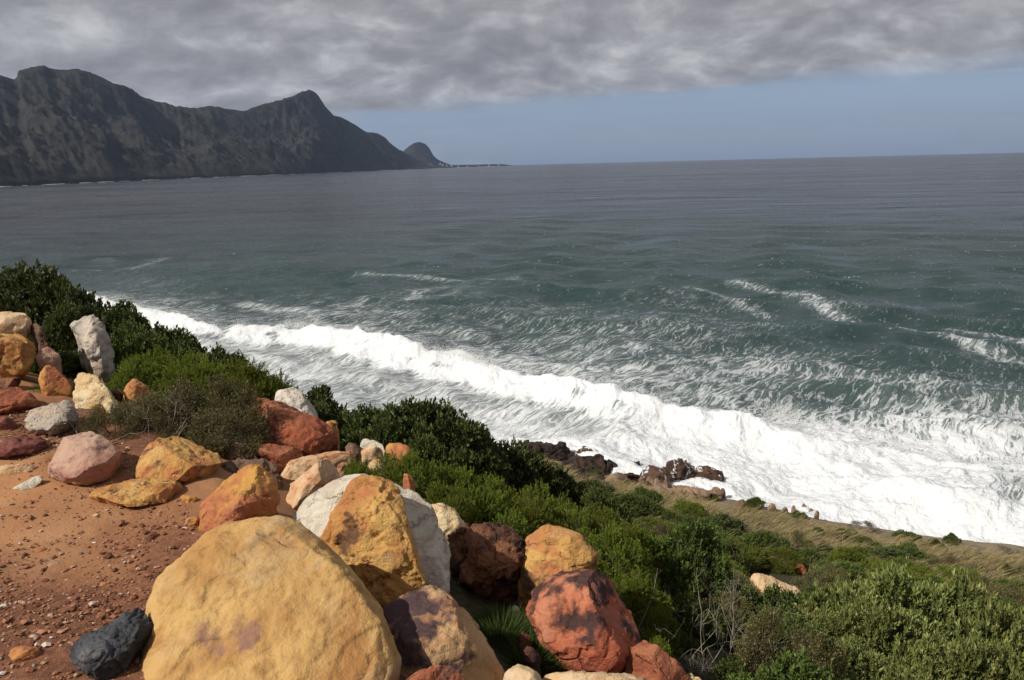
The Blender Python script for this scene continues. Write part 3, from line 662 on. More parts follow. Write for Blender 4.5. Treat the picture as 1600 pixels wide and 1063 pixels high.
# --- the row of boulders edging the terrace, near to far
rock('yellow', 'huge smooth ochre-yellow boulder in front of the dirt terrace edge', [(192, 1085), (205, 1045), (216, 990), (224, 945), (240, 914), (262, 888), (292, 863), (320, 833), (355, 815), (400, 808), (440, 806), (465, 815), (500, 840), (530, 868), (562, 906), (592, 948), (612, 985), (632, 1032), (626, 1080), (600, 1150), (430, 1210), (250, 1190)],
     D=2.75, front=0.26, back=0.42, tilt=0.62, ridge=[(238, 962, 0.11), (232, 1080, 0.13), (268, 905, 0.12), (335, 850, 0.12), (440, 824, 0.10), (525, 884, 0.13), (596, 975, 0.13), (616, 1040, 0.13), (590, 1130, 0.15), (430, 1180, 0.17), (250, 1160, 0.15)], amt=0.6, chip=0.36, det=115, sm=1, jit=0.05, cut=0.015)
rock('white', 'large pale white boulder behind the orange-faced slab', [(440, 850), (460, 812), (474, 778), (497, 758), (540, 739), (575, 734), (606, 740), (645, 754), (668, 781), (690, 817), (702, 868), (706, 930), (690, 985), (600, 1000), (480, 930)],
     D=3.72, front=0.30, back=0.45, ridge=[(500, 800, 0.12), (560, 770, 0.22), (608, 752, 0.18), (640, 830, 0.30), (668, 905, 0.34), (660, 970, 0.34), (520, 900, 0.25)], amt=0.6, chip=0.6, det=70, sm=2)
rock('orange', 'upright orange and ochre boulder slab with rough chipped face', [(497, 842), (512, 815), (530, 784), (540, 755), (561, 740), (590, 733), (607, 743), (624, 764), (640, 815), (653, 862), (664, 893), (668, 915), (640, 960), (600, 962), (560, 925), (520, 885)],
     D=3.40, front=0.16, back=0.26, tilt=0.16, ridge=[(520, 838, 0.10), (545, 790, 0.12), (575, 752, 0.08), (606, 762, 0.12), (622, 800, 0.17), (636, 860, 0.20), (620, 915, 0.16), (560, 895, 0.13), (590, 830, 0.15)], amt=0.9, chip=1.0, det=80, sm=2)
rock('purple', 'tan boulder with purple-black stain on its flat top facet', [(588, 950), (626, 930), (668, 911), (690, 915), (706, 932), (724, 952), (744, 976), (766, 1008), (776, 1035), (796, 1066), (800, 1110), (700, 1140), (620, 1110), (600, 1020)],
     D=2.95, front=0.2, back=0.32, tilt=0.22, ridge=[(630, 950, 0.04), (684, 925, 0.03), (714, 966, 0.14), (668, 1022, 0.20), (640, 1080, 0.22), (740, 1060, 0.20), (770, 1090, 0.16)], amt=0.8, chip=0.6, det=80, sm=1)
rock('red', 'small red rock wedged below the ochre-yellow boulder', [(622, 1075), (640, 1055), (662, 1046), (694, 1038), (720, 1048), (738, 1068), (735, 1110), (640, 1120)], D=2.45, front=0.08, back=0.14, amt=0.7, chip=0.4)
rock('brown', 'rugged dark brown boulder with overhanging shadowed underside', [(694, 835), (704, 824), (730, 820), (775, 822), (813, 819), (826, 838), (830, 860), (818, 892), (812, 922), (798, 948), (742, 948), (706, 926)],
     D=4.1, front=0.26, back=0.36, ridge=[(712, 850, 0.14), (760, 838, 0.16), (806, 836, 0.12), (806, 870, 0.24), (770, 892, 0.30), (725, 890, 0.24), (740, 935, 0.02), (790, 930, 0.02)], amt=1.6, chip=2.0, det=75, sm=1)
rock('orange', 'rounded amber boulder half hidden behind the brick-red boulder', [(810, 935), (816, 900), (824, 866), (821, 838), (834, 826), (857, 821), (880, 825), (902, 836), (920, 853), (933, 864), (936, 874), (924, 886), (905, 930), (860, 970), (815, 965)],
     D=4.0, front=0.20, back=0.3, tilt=0.1, ridge=[(838, 850, 0.10), (870, 840, 0.10), (910, 862, 0.14), (918, 878, 0.12), (870, 890, 0.22), (835, 905, 0.2)], amt=0.8, chip=0.7, det=70, sm=2)
rock('redshadow', 'big brick-red boulder with a cast shadow painted as black patches', [(814, 950), (826, 925), (852, 902), (884, 888), (916, 885), (942, 895), (962, 907), (976, 924), (988, 950), (1001, 982), (1010, 1018), (1007, 1034), (976, 1046), (920, 1050), (885, 1046), (860, 1028), (842, 1005), (830, 972)],
     D=3.35, front=0.24, back=0.34, tilt=0.10, ridge=[(850, 940, 0.10), (890, 905, 0.10), (930, 905, 0.12), (968, 935, 0.16), (976, 980, 0.22), (950, 1010, 0.26), (900, 1000, 0.24), (860, 985, 0.18)], amt=0.8, chip=0.7, det=80, sm=2)
rock('red', 'russet boulder leaning below the brick-red boulder', [(985, 1010), (1004, 994), (1022, 1004), (1045, 1022), (1066, 1042), (1080, 1062), (1085, 1100), (1010, 1110), (970, 1060)], D=3.2, front=0.14, back=0.22, amt=0.7, chip=0.6)
rock('tan', 'long flat tan rock under the brick-red boulder', [(840, 1066), (850, 1052), (900, 1049), (960, 1050), (1012, 1056), (1018, 1072), (990, 1100), (860, 1105)], D=2.95, front=0.12, back=0.2, amt=0.6, chip=0.6)
rock('tan', 'tan rock beside the green tuft and the stained-top boulder', [(782, 1075), (792, 1048), (806, 1036), (826, 1040), (842, 1052), (852, 1072), (846, 1105), (790, 1105)], D=2.85, front=0.1, back=0.16, amt=0.7, chip=0.4)
rock('cream', 'small cream rock at the foot of the russet boulder', [(1066, 1062), (1072, 1048), (1088, 1046), (1100, 1056), (1106, 1075), (1080, 1095)], D=3.2, front=0.06, back=0.1)
rock('white', 'little white stone under the dark brown boulder', [(798, 962), (801, 946), (808, 943), (813, 955), (814, 968), (803, 970)], D=3.75, front=0.05, back=0.08)
rock('cream', 'cream rock between the white boulder and low green bush', [(660, 800), (668, 784), (688, 782), (704, 789), (717, 801), (728, 818), (722, 842), (690, 850), (668, 830)], D=4.5, front=0.12, back=0.2, amt=0.7)
rock('peach', 'peach boulder with pale worn ridge leaning on the white boulder', [(444, 806), (446, 786), (452, 756), (485, 731), (500, 720), (511, 712), (522, 720), (537, 740), (520, 770), (500, 830), (456, 830)], D=4.35, front=0.16, back=0.25, ridge=[(470, 765, 0.12), (510, 730, 0.06), (480, 795, 0.2), (455, 800, 0.12)], amt=0.8, chip=0.8, det=60)
rock('peach', 'long brownish-orange rock lying under the large red boulder', [(436, 742), (440, 727), (471, 714), (508, 701), (548, 700), (556, 722), (550, 740), (500, 765), (446, 765)], D=4.95, front=0.16, back=0.24, tilt=0.15, amt=0.7, det=55)
rock('ored', 'rounded boulder, yellow on one side and brick red on the other', [(308, 832), (309, 806), (322, 782), (350, 752), (377, 729), (393, 722), (412, 726), (431, 742), (440, 768), (436, 806), (414, 840), (350, 852), (318, 848)], base=(360, 838), front=0.22, back=0.26, tilt=0.12, ridge=[(335, 800, 0.12), (380, 745, 0.10), (405, 740, 0.12), (412, 790, 0.2), (385, 820, 0.22), (335, 832, 0.16)], amt=0.9, chip=1.0, det=75, sm=1)
rock('greybrown', 'rough grey-brown rock behind the yellow and red boulder', [(318, 760), (330, 735), (352, 718), (385, 712), (415, 716), (438, 730), (446, 750), (440, 790), (340, 790)], D=4.55, front=0.14, back=0.22, amt=1.5, chip=1.6, det=60, sm=1)
rock('orange', 'flat split orange slab lying on the dirt', [(135, 780), (148, 768), (187, 753), (218, 747), (250, 745), (291, 751), (297, 759), (277, 774), (256, 787), (233, 790), (187, 794), (145, 792)], base=(200, 790), front=0.16, back=0.16, tilt=0.3, ridge=[(150, 778, 0.06), (190, 768, 0.07), (250, 764, 0.07), (285, 760, 0.04), (250, 782, 0.06), (165, 789, 0.05)], amt=0.7, chip=1.2, det=60, sm=2)
rock('orange', 'yellow-orange boulder below the olive shrub', [(210, 748), (218, 720), (232, 697), (249, 681), (268, 672), (303, 682), (334, 698), (362, 710), (350, 726), (326, 741), (306, 755), (250, 762)], base=(260, 756), front=0.24, back=0.28, tilt=0.25, ridge=[(228, 735, 0.10), (245, 700, 0.06), (300, 700, 0.12), (340, 712, 0.12), (300, 742, 0.16), (250, 748, 0.16)], amt=0.6, chip=0.8, det=60)
rock('pink', 'pinkish wedge-shaped boulder standing on the dirt', [(70, 742), (76, 728), (90, 703), (105, 672), (118, 666), (142, 671), (168, 688), (188, 704), (208, 725), (203, 738), (172, 751), (136, 759), (92, 756)], base=(135, 757), front=0.24, back=0.24, tilt=0.2, ridge=[(85, 736, 0.10), (112, 684, 0.06), (145, 690, 0.12), (152, 740, 0.2), (110, 745, 0.16), (185, 730, 0.06)], amt=0.7, chip=0.5, det=60, sm=4)
rock('darkred', 'flat dark maroon slab sunk in the red dirt', [(-30, 700), (0, 692), (31, 681), (62, 680), (84, 700), (78, 708), (31, 720), (-10, 718)], base=(40, 716), front=0.12, back=0.16, tilt=0.2, amt=0.6, chip=1.0, det=50)
rock('white', 'small white wedge stone on the sandy dirt', [(18, 764), (31, 752), (58, 742), (69, 745), (54, 759), (36, 768)], base=(38, 766), front=0.07, back=0.07, tilt=0.08, amt=0.7, name='stone', cat='stone')
rock('tan', 'low tan rock barely rising from the dirt', [(-12, 738), (0, 728), (20, 721), (48, 723), (56, 733), (40, 741), (5, 743)], base=(25, 740), front=0.10, back=0.10, tilt=0.12, amt=0.5, name='stone', cat='stone')
rock('black', 'jagged black rock beside the huge yellow boulder', [(101, 1012), (120, 1001), (146, 999), (176, 975), (214, 946), (228, 950), (236, 985), (222, 1010), (192, 1056), (166, 1064), (120, 1048), (108, 1030)], base=(150, 1060), front=0.10, back=0.12, tilt=0.14, ridge=[(118, 1016, 0.05), (150, 1010, 0.09), (190, 985, 0.08), (215, 965, 0.03), (185, 1030, 0.08), (150, 1048, 0.06)], amt=1.0, chip=1.5, det=65, sm=1)
rock('ored', 'flat rounded orange stone on the gravel', [(12, 1022), (22, 1011), (42, 1007), (60, 1010), (68, 1022), (58, 1034), (32, 1038), (16, 1034)], base=(40, 1036), front=0.05, back=0.05, tilt=0.05, amt=0.5, name='stone', cat='stone')
# --- the far heap at the left
rock('tan', 'tan boulder resting on top of the big amber boulder', [(-40, 505), (-20, 491), (25, 487), (43, 490), (48, 504), (41, 518), (16, 524), (-30, 522)], D=6.95, front=0.2, back=0.25, amt=0.7)
rock('orange', 'big amber-brown boulder carrying a tan boulder on top', [(-50, 560), (-30, 520), (31, 520), (51, 532), (62, 548), (55, 570), (32, 591), (-20, 600)], D=6.45, front=0.3, back=0.35, amt=0.7, det=55)
rock('greybrown', 'small grey-brown rock tucked beside the tan top boulder', [(44, 518), (47, 505), (58, 502), (68, 508), (69, 522), (56, 528)], D=6.9, front=0.1, back=0.15)
rock('pink', 'dull pink rock in shade beside the amber-brown boulder', [(54, 560), (62, 545), (78, 541), (92, 552), (96, 564), (78, 572)], D=6.5, front=0.12, back=0.18)
rock('ored', 'brown rock leaning behind the tiny green tuft', [(58, 590), (63, 576), (74, 568), (88, 572), (104, 589), (114, 606), (100, 622), (66, 615)], D=5.95, front=0.12, back=0.18, amt=0.7)
rock('red', 'red boulder on the dirt under the amber-brown boulder', [(-40, 625), (-10, 604), (28, 604), (48, 614), (62, 632), (55, 641), (10, 645), (-30, 645)], base=(20, 645), front=0.2, back=0.22, tilt=0.15)
rock('greywhite', 'tall whitish grey boulder standing among dark bushes', [(102, 492), (121, 484), (150, 481), (159, 490), (168, 510), (176, 533), (180, 548), (175, 570), (166, 576), (160, 592), (146, 580), (128, 548), (114, 512)], D=7.3, front=0.22, back=0.3, tilt=0.1, amt=0.9, chip=1.0, det=60)
rock('cream', 'pointed cream boulder rising out of the olive shrub', [(113, 620), (116, 572), (124, 566), (141, 574), (155, 588), (162, 600), (174, 613), (193, 635), (196, 690), (150, 705), (122, 690)], D=5.6, front=0.16, back=0.24, tilt=0.12, ridge=[(122, 600, 0.08), (128, 580, 0.02), (150, 612, 0.14), (170, 650, 0.18), (130, 660, 0.14)], amt=0.9, chip=1.0, det=60)
rock('grey', 'blocky speckled grey boulder beside the pinkish wedge boulder', [(34, 652), (43, 640), (82, 631), (112, 627), (122, 640), (126, 664), (95, 684), (62, 678), (40, 674)], base=(85, 682), front=0.16, back=0.2, tilt=0.15, amt=0.9, chip=0.9, det=55)
rock('pink', 'dusty pink rock peeping out behind the speckled grey boulder', [(24, 660), (28, 642), (40, 632), (60, 634), (62, 655), (45, 676), (30, 672)], D=5.75, front=0.10, back=0.14)
rock('tan', 'small orange-tan rock above the speckled grey boulder', [(80, 632), (84, 626), (94, 622), (103, 628), (104, 640), (84, 644)], D=6.0, front=0.06, back=0.1)
rock('orange', 'small bright orange rock sticking up behind the olive shrub', [(186, 620), (192, 606), (200, 598), (209, 592), (224, 598), (243, 611), (240, 640), (195, 645)], D=5.9, front=0.12, back=0.2)
rock('red', 'large rust-red boulder with pale scuffs beside the olive shrub', [(374, 640), (372, 622), (378, 612), (395, 612), (420, 626), (445, 634), (470, 641), (491, 652), (519, 672), (529, 694), (515, 712), (471, 722), (400, 716), (380, 690)],
     D=5.45, front=0.28, back=0.36, tilt=0.15, ridge=[(392, 640, 0.1), (430, 650, 0.2), (480, 668, 0.2), (505, 690, 0.22), (488, 708, 0.26), (430, 690, 0.3), (395, 700, 0.2)], amt=0.8, chip=1.0, det=65, sm=3)
rock('red', 'low pinkish-red rock lying against the large rust-red boulder', [(393, 704), (406, 694), (443, 690), (470, 697), (476, 714), (442, 724), (404, 717)], D=4.95, front=0.12, back=0.18, amt=0.6)
rock('whitespeck', 'white speckled pointed boulder behind the rust-red boulder', [(428, 624), (432, 611), (449, 602), (461, 605), (477, 621), (491, 640), (498, 652), (490, 680), (440, 670)], D=6.0, front=0.16, back=0.22, tilt=0.1, amt=0.9, chip=0.9)
rock('yellow', 'little yellow rock between the speckled and rust-red boulders', [(416, 640), (421, 625), (436, 622), (454, 634), (458, 648), (430, 655)], D=5.75, front=0.08, back=0.12)
rock('orange', 'small orange rock at the tip of the rust-red boulder', [(500, 668), (508, 658), (526, 655), (531, 664), (529, 682), (520, 692), (506, 686)], D=5.7, front=0.08, back=0.12)
rock('white', 'white rock at the foot of the dark glossy bush', [(556, 696), (562, 686), (580, 683), (594, 688), (604, 698), (596, 712), (566, 712)], D=5.4, front=0.09, back=0.12)
rock('ored', 'rusty orange rock beside the white rock under the glossy bush', [(598, 704), (606, 694), (622, 690), (640, 698), (654, 712), (648, 728), (606, 726)], D=5.2, front=0.10, back=0.14)
rock('peach', 'small peach rock in front of the white rock', [(562, 708), (568, 697), (582, 693), (598, 702), (604, 714), (584, 722)], D=5.15, front=0.07, back=0.1)
rock('greybrown', 'brown rock in the gap beside the dark glossy bush', [(538, 700), (545, 690), (558, 692), (566, 704), (560, 716), (544, 714)], D=5.4, front=0.07, back=0.1)
rock('greybrown', 'flat grey-brown rock beneath the olive shrub', [(345, 712), (354, 692), (372, 690), (388, 694), (398, 712), (388, 724), (352, 724)], D=4.9, front=0.10, back=0.14)
def zdep(px, py, z=0.0):
    p = at_z(np.array([float(px)]), np.array([float(py)]), z)[0]; return float(-((p - CAMP) @ CRN)[2])
# --- small broken rocks that fill the gaps
for k, (x, y, w, h, D, mt) in enumerate([(20, 600, 26, 12, 7.0, 'brown'), (100, 600, 16, 10, 6.4, 'red'), (6, 660, 22, 12, 5.6, 'darkred'), (70, 690, 12, 7, 5.1, 'tan'), (150, 640, 14, 10, 5.5, 'orange'), (366, 736, 16, 9, 4.75, 'brown'), (296, 776, 13, 8, 4.1, 'ored'), (452, 822, 14, 12, 3.95, 'brown'),
      (300, 812, 12, 8, 3.75, 'orange'), (560, 745, 14, 8, 4.75, 'orange'), (540, 722, 14, 8, 5.0, 'peach'), (384, 706, 12, 8, 4.95, 'red'), (590, 722, 18, 9, 4.9, 'tan'), (640, 742, 14, 9, 4.7, 'ored'), (30, 625, 18, 9, 6.3, 'red'), (205, 765, 10, 6, 4.5, 'red'), (832, 1012, 15, 12, 3.1, 'redshadow'), (820, 990, 14, 12, 3.3, 'brown'), (508, 690, 12, 9, 5.5, 'greywhite'), (180, 610, 14, 8, 6.0, 'greybrown')]):
    g2 = np.random.default_rng(k + 500); a_ = np.sort(g2.uniform(0, 6.28, 8)); q_ = g2.uniform(0.8, 1.15, 8)
    if x < 310: D = min(D, zdep(x, y + h * 0.9, ZP) - 0.01)
    rock(mt, 'small broken rock filling a gap between the boulders', [(x + w * c_ * math.cos(t_), y + h * c_ * math.sin(t_)) for t_, c_ in zip(a_, q_)], D=D, front=w * D / F * .7, back=w * D / F * .8, group='small rocks filling the gaps between boulders', det=30, amt=1.2, chip=1.2, name='stone', cat='stone')
# --- rocks lower on the slope
rock('tan', 'pale tan boulder standing out of the bushes on the slope', [(1160, 925), (1163, 908), (1175, 894), (1195, 893), (1220, 903), (1250, 918), (1258, 935), (1240, 965), (1180, 965)], base=(1205, 950), front=0.35, back=0.4, tilt=0.2, amt=0.6, chip=0.8, det=55)
rock('red', 'small red rock peeping through bushes above the pale boulder', [(1236, 898), (1239, 884), (1250, 879), (1261, 884), (1264, 900), (1250, 906)], base=(1250, 900), front=0.15, back=0.2)
rock('white', 'white stone under the big silvery bush', [(1180, 1066), (1190, 1050), (1205, 1044), (1222, 1050), (1234, 1070), (1210, 1085)], base=(1208, 1082), front=0.08, back=0.12)
# --- shore ledges
SHG = 'wet ledges where the surf breaks'
def srock(mat, label, o, **k):
    k.setdefault('front', None); k.setdefault('amt', 1.6); k.setdefault('chip', 2.6); k.setdefault('det', 58); k.setdefault('sm', 0)
    return rock(mat, label, o, name='shore_rock', **k)
def zdep(px, py, z=0.0):
    p = at_z(np.array([float(px)]), np.array([float(py)]), z)[0]; return float(-((p - CAMP) @ CRN)[2])
srock('shore', 'dark ridged rock ledge at the water, beside the rounded glossy bush', [(800, 718), (808, 697), (824, 690), (850, 696), (878, 700), (904, 711), (900, 730), (850, 744), (812, 742)], D=zdep(850, 722), front=1.2, back=1.4)
srock('shore', 'broad dark brown ledge jutting toward the surf', [(862, 748), (874, 722), (903, 709), (940, 710), (952, 718), (968, 722), (970, 742), (952, 756), (915, 764), (876, 762)], D=zdep(915, 745), front=1.3, back=1.3)
srock('shore', 'dark brown ledge directly above the grassy bank', [(855, 756), (876, 736), (910, 731), (945, 740), (956, 757), (935, 776), (880, 776)], D=zdep(905, 766, 0.4), front=1.0, back=1.2)
srock('shorewet', 'low reddish row of rocks washed by foam', [(893, 712), (905, 700), (912, 698), (925, 700), (940, 706), (960, 711), (969, 714), (966, 719), (930, 720), (905, 720)], D=zdep(930, 716), front=0.7, back=0.7)
srock('shoretan', 'pale smooth boulder at the foot of the dark ledges', [(940, 752), (952, 741), (968, 737), (982, 743), (990, 758), (980, 770), (950, 768)], D=zdep(965, 762, 0.6), front=0.9, back=1.0, amt=0.8, chip=0.6, sm=3)
srock('shore', 'dark wet rock streaming with foam between two ledges', [(968, 738), (985, 727), (1000, 718), (1004, 724), (992, 734), (976, 742)], D=zdep(985, 736), front=0.6, back=0.8)
srock('shorewet', 'rounded brown wet rock with water pouring round it', [(995, 747), (1002, 733), (1025, 727), (1042, 730), (1060, 742), (1066, 757), (1040, 767), (1002, 762)], D=zdep(1030, 756), front=1.0, back=1.1)
srock('shorewet', 'brown ledge with white rivulets running down its face', [(1034, 736), (1043, 721), (1060, 716), (1078, 723), (1092, 738), (1090, 755), (1062, 756), (1044, 746)], D=zdep(1065, 750), front=1.0, back=1.1)
srock('shorewet', 'outermost ledge of the shore, laced with white rivulets', [(1080, 753), (1085, 733), (1100, 726), (1116, 731), (1130, 737), (1133, 754), (1112, 757)], D=zdep(1105, 752), front=0.9, back=1.0)
srock('shore', 'dark slab of rock lying in the wash beside the pale boulder', [(972, 742), (985, 738), (1000, 745), (1000, 754), (986, 752)], D=zdep(988, 752, 0.3), front=0.5, back=0.6)
srock('shoretan', 'long tan rock shelf under the jagged upright rocks', [(985, 772), (1010, 757), (1050, 762), (1090, 769), (1132, 772), (1136, 786), (1060, 786)], D=zdep(1060, 782, 0.5), front=0.9, back=0.9)
srock('shoretan', 'reddish rock shelf between the wet ledges and the grassy bank', [(990, 760), (1004, 751), (1030, 754), (1055, 760), (1050, 768), (1010, 770)], D=zdep(1025, 764, 0.4), front=0.8, back=0.8)
g = np.random.default_rng(77)
JG = 'jagged upright rocks along the shore bank'
for k, (x, y, s) in enumerate([(1005, 763, 1.2), (1016, 760, 1.3), (1028, 763, 1.1), (1040, 764, 1.0), (1052, 768, .9), (1062, 771, .8), (1072, 773, .8), (1084, 774, .9), (1092, 771, .9), (1100, 775, .8), (1110, 769, 1.0), (1120, 772, 1.1), (1128, 776, .9), (1240, 800, .7), (1249, 797, .9), (1257, 800, .9), (1266, 803, .8), (1275, 808, .7), (1160, 788, .8), (1206, 796, .8), (1226, 799, .6)]):
    h = g.uniform(11, 18) * s; w = g.uniform(5.5, 9) * s; ln = g.uniform(-3, 3)
    lab = 'jagged tan rock standing on edge along the bank above the foam' if k < 18 else 'rounded tan rock at the grassy edge of the surf'
    if k >= 18: h *= 0.8; w *= 1.6
    rock('shoretan' if k % 3 else 'greybrown', lab, [(x - w, y + 5), (x - w * .8 + ln, y - h * .6), (x - w * .2 + ln, y - h), (x + w * .4 + ln, y - h * .8), (x + w, y - h * .2), (x + w, y + 6)], base=(x, y + 3), name='shore_rock', group=JG if k < 18 else 'rounded shore rocks', amt=1.3, chip=1.2, det=22, sm=1)

# --- loose stones and gravel on the terrace
STG = 'loose stones scattered on the dirt'
def ico(sub=1):
    bm = bmesh.new(); bmesh.ops.create_icosphere(bm, subdivisions=sub, radius=1.0)
    v = np.array([x.co[:] for x in bm.verts]); f = np.array([[x.index for x in p.verts] for p in bm.faces]); bm.free(); return v, f
iv, if_ = ico(1); iv2, if2 = ico(3)
for k, (x, y, w, mt, lab) in enumerate([(85, 884, 15, 'pink', 'pale pinkish stone half sunk in the gravel'), (104, 944, 11, 'darkred', 'dull purple pebble among the gravel'), (150, 806, 8, 'tan', 'little tan pebble near the orange slab'), (64, 862, 14, 'ored', 'flat tan-orange pebble at the border of sand and gravel'),
     (6, 948, 10, 'white', 'white chip of stone in the gravel at the dirt edge'), (36, 943, 8, 'tan', 'tan pebble beside a white chip in the gravel'), (112, 972, 8, 'pink', 'small pink pebble near the jagged black rock'), (162, 914, 10, 'ored', 'flat reddish pebble in the thick gravel'), (50, 1036, 9, 'black', 'small black pebble beside the rounded orange stone'), (140, 995, 10, 'ored', 'reddish pebble above the jagged black rock'),
     (140, 757, 14, 'orange', 'flat orange flake at the foot of the pink wedge boulder'), (20, 790, 7, 'brown', 'dark pebble on the bare sandy dirt'), (110, 851, 8, 'black', 'dark grey pebble on the sandy patch')]):
    p = hit(x, y); r = w / F * float(-((p - CAMP) @ CRN)[2]) * 0.62; s = np.array([r, r * 0.8, r * 0.5])
    v = iv2 * s; v = v * (1 + 0.22 * fbm(iv2 * 1.3 + k * 5, 3))[:, None]; v[:, 2] += r * 0.15
    o = link('stone', mesh_np('stone', v, if2), M[mt], loc=tuple(p)); o.rotation_euler.z = random.uniform(0, 6)
    tag(o, lab, 'stone')
n = 105000
gxy = np.stack([rng.uniform(-4.6, 0.9, n), rng.uniform(1.4, 6.6, n), np.zeros(n)], 1)
e, _ = poly_dist(gxy[:, 0], gxy[:, 1], EDGE)
dens = gravel_mask(gxy) ** 1.2 * 0.95 + 0.05
keep = (rng.random(n) < dens) & (-e < -0.2); gxy = gxy[keep]; n = len(gxy)
gxy[:, 2] = height(gxy[:, 0], gxy[:, 1])
rad = np.clip(rng.lognormal(math.log(0.0045), 0.52, n), 0.0028, 0.03)
a = rng.uniform(0, 6.28, n); ca, sa = np.cos(a), np.sin(a); sc = rng.uniform(0.6, 1.25, (n, 3)) * (1, 1, 0.7)
ov = np.array([(1, 0, 0), (-1, 0, 0), (0, 1, 0), (0, -1, 0), (0, 0, 1), (0, 0, -1), (.65, .65, .5), (-.65, .6, .45), (.6, -.65, .5), (-.6, -.6, .55)], float)
hull_f = [(4, 6, 7), (4, 7, 9), (4, 9, 8), (4, 8, 6), (6, 0, 2), (6, 2, 7), (7, 2, 1), (7, 1, 9), (9, 1, 3), (9, 3, 8), (8, 3, 0), (8, 0, 6)]
v = ov[None] * sc[:, None] * rad[:, None, None] * (1 + rng.uniform(-0.22, 0.22, (n, 10, 1)))
v = np.stack([v[..., 0] * ca[:, None] - v[..., 1] * sa[:, None], v[..., 0] * sa[:, None] + v[..., 1] * ca[:, None], v[..., 2] + 0.35 * rad[:, None]], -1) + gxy[:, None]
fa = (np.array(hull_f)[None] + 10 * np.arange(n)[:, None, None]).reshape(-1, 3)
m, t, out = new_mat('gravel_stones')
ri = t.node('ShaderNodeNewGeometry').outputs['Random Per Island']
colr = t.ramp(ri, [(0.0, (0.10, 0.040, 0.024)), (0.35, (0.20, 0.080, 0.042)), (0.6, (0.27, 0.115, 0.062)), (0.8, (0.34, 0.17, 0.095)), (0.93, (0.40, 0.26, 0.17)), (0.985, (0.60, 0.52, 0.45)), (1.0, (0.05, 0.045, 0.045))])
t.l.new(t.node('ShaderNodeBsdfPrincipled', {'Base Color': colr, 'Roughness': 0.85, 'Specular IOR Level': 0.25}).outputs[0], out.inputs[0])
tag(link('gravel', mesh_np('gravel', v.reshape(-1, 3), fa, False), m), 'loose red-brown gravel strewn over the dirt terrace', 'gravel', kind='stuff')

# ------------------------------------------------------------------ plants
def leaf_mat(name, dark, light, tip=None, gloss=0.35, trans=0.25, dead=None):
    m, t, out = new_mat(name)
    ri = t.node('ShaderNodeNewGeometry').outputs['Random Per Island']
    oi = t.node('ShaderNodeObjectInfo').outputs['Random']
    tone = t.node('ShaderNodeAttribute', attribute_name='tone').outputs['Fac']
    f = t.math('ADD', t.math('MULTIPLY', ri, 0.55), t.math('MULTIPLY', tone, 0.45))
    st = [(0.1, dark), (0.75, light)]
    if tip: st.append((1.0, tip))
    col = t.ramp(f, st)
    if dead: col = t.mix(t.smooth(ri, 0.90, 0.93), col, dead)
    hs = t.node('ShaderNodeHueSaturation', {'Hue': t.math('ADD', 0.485, t.math('MULTIPLY', oi, 0.03)), 'Saturation': 1.0, 'Value': t.math('ADD', 0.80, t.math('MULTIPLY', oi, 0.4)), 'Color': col})
    pb = t.node('ShaderNodeBsdfPrincipled', {'Base Color': hs.outputs[0], 'Roughness': 1 - gloss, 'Specular IOR Level': 0.35})
    tr = t.node('ShaderNodeBsdfTranslucent', {'Color': hs.outputs[0]})
    t.l.new(t.node('ShaderNodeMixShader', {0: trans, 1: pb.outputs[0], 2: tr.outputs[0]}).outputs[0], out.inputs[0])
    return m
def plain_mat(name, c1, c2, sc=20):
    m, t, out = new_mat(name)
    n = t.noise(t.node('ShaderNodeTexCoord').outputs['Object'], sc, 4).outputs[0]
    t.l.new(t.node('ShaderNodeBsdfPrincipled', {'Base Color': t.mix(t.smooth(n, 0.3, 0.7), c1, c2), 'Roughness': 0.9}).outputs[0], out.inputs[0])
    return m
LM = dict(
 glossy=leaf_mat('leaf_glossy', (0.022, 0.031, 0.008), (0.062, 0.082, 0.018), (0.14, 0.16, 0.044), 0.45, 0.15),
 fine=leaf_mat('leaf_fine', (0.065, 0.086, 0.010), (0.17, 0.21, 0.022), (0.30, 0.32, 0.05), 0.25, 0.35),
 silver=leaf_mat('leaf_silver', (0.060, 0.076, 0.018), (0.19, 0.21, 0.055), (0.42, 0.42, 0.17), 0.3, 0.22),
 olive=leaf_mat('leaf_olive', (0.050, 0.046, 0.014), (0.135, 0.122, 0.034), (0.27, 0.225, 0.09), 0.2, 0.25, dead=(0.40, 0.34, 0.22)),
 dark=leaf_mat('leaf_dark', (0.030, 0.044, 0.009), (0.085, 0.118, 0.020), (0.165, 0.195, 0.045), 0.35, 0.2),
 grey=leaf_mat('leaf_grey', (0.050, 0.044, 0.032), (0.095, 0.085, 0.062), (0.15, 0.13, 0.10), 0.1, 0.15),
 tuft=leaf_mat('leaf_tuft', (0.022, 0.042, 0.008), (0.065, 0.115, 0.016), (0.13, 0.19, 0.04), 0.25, 0.3),
)
m_twig = plain_mat('twig_brown', (0.06, 0.042, 0.028), (0.11, 0.08, 0.055))
m_pale = plain_mat('twig_pale', (0.20, 0.17, 0.135), (0.34, 0.30, 0.24))

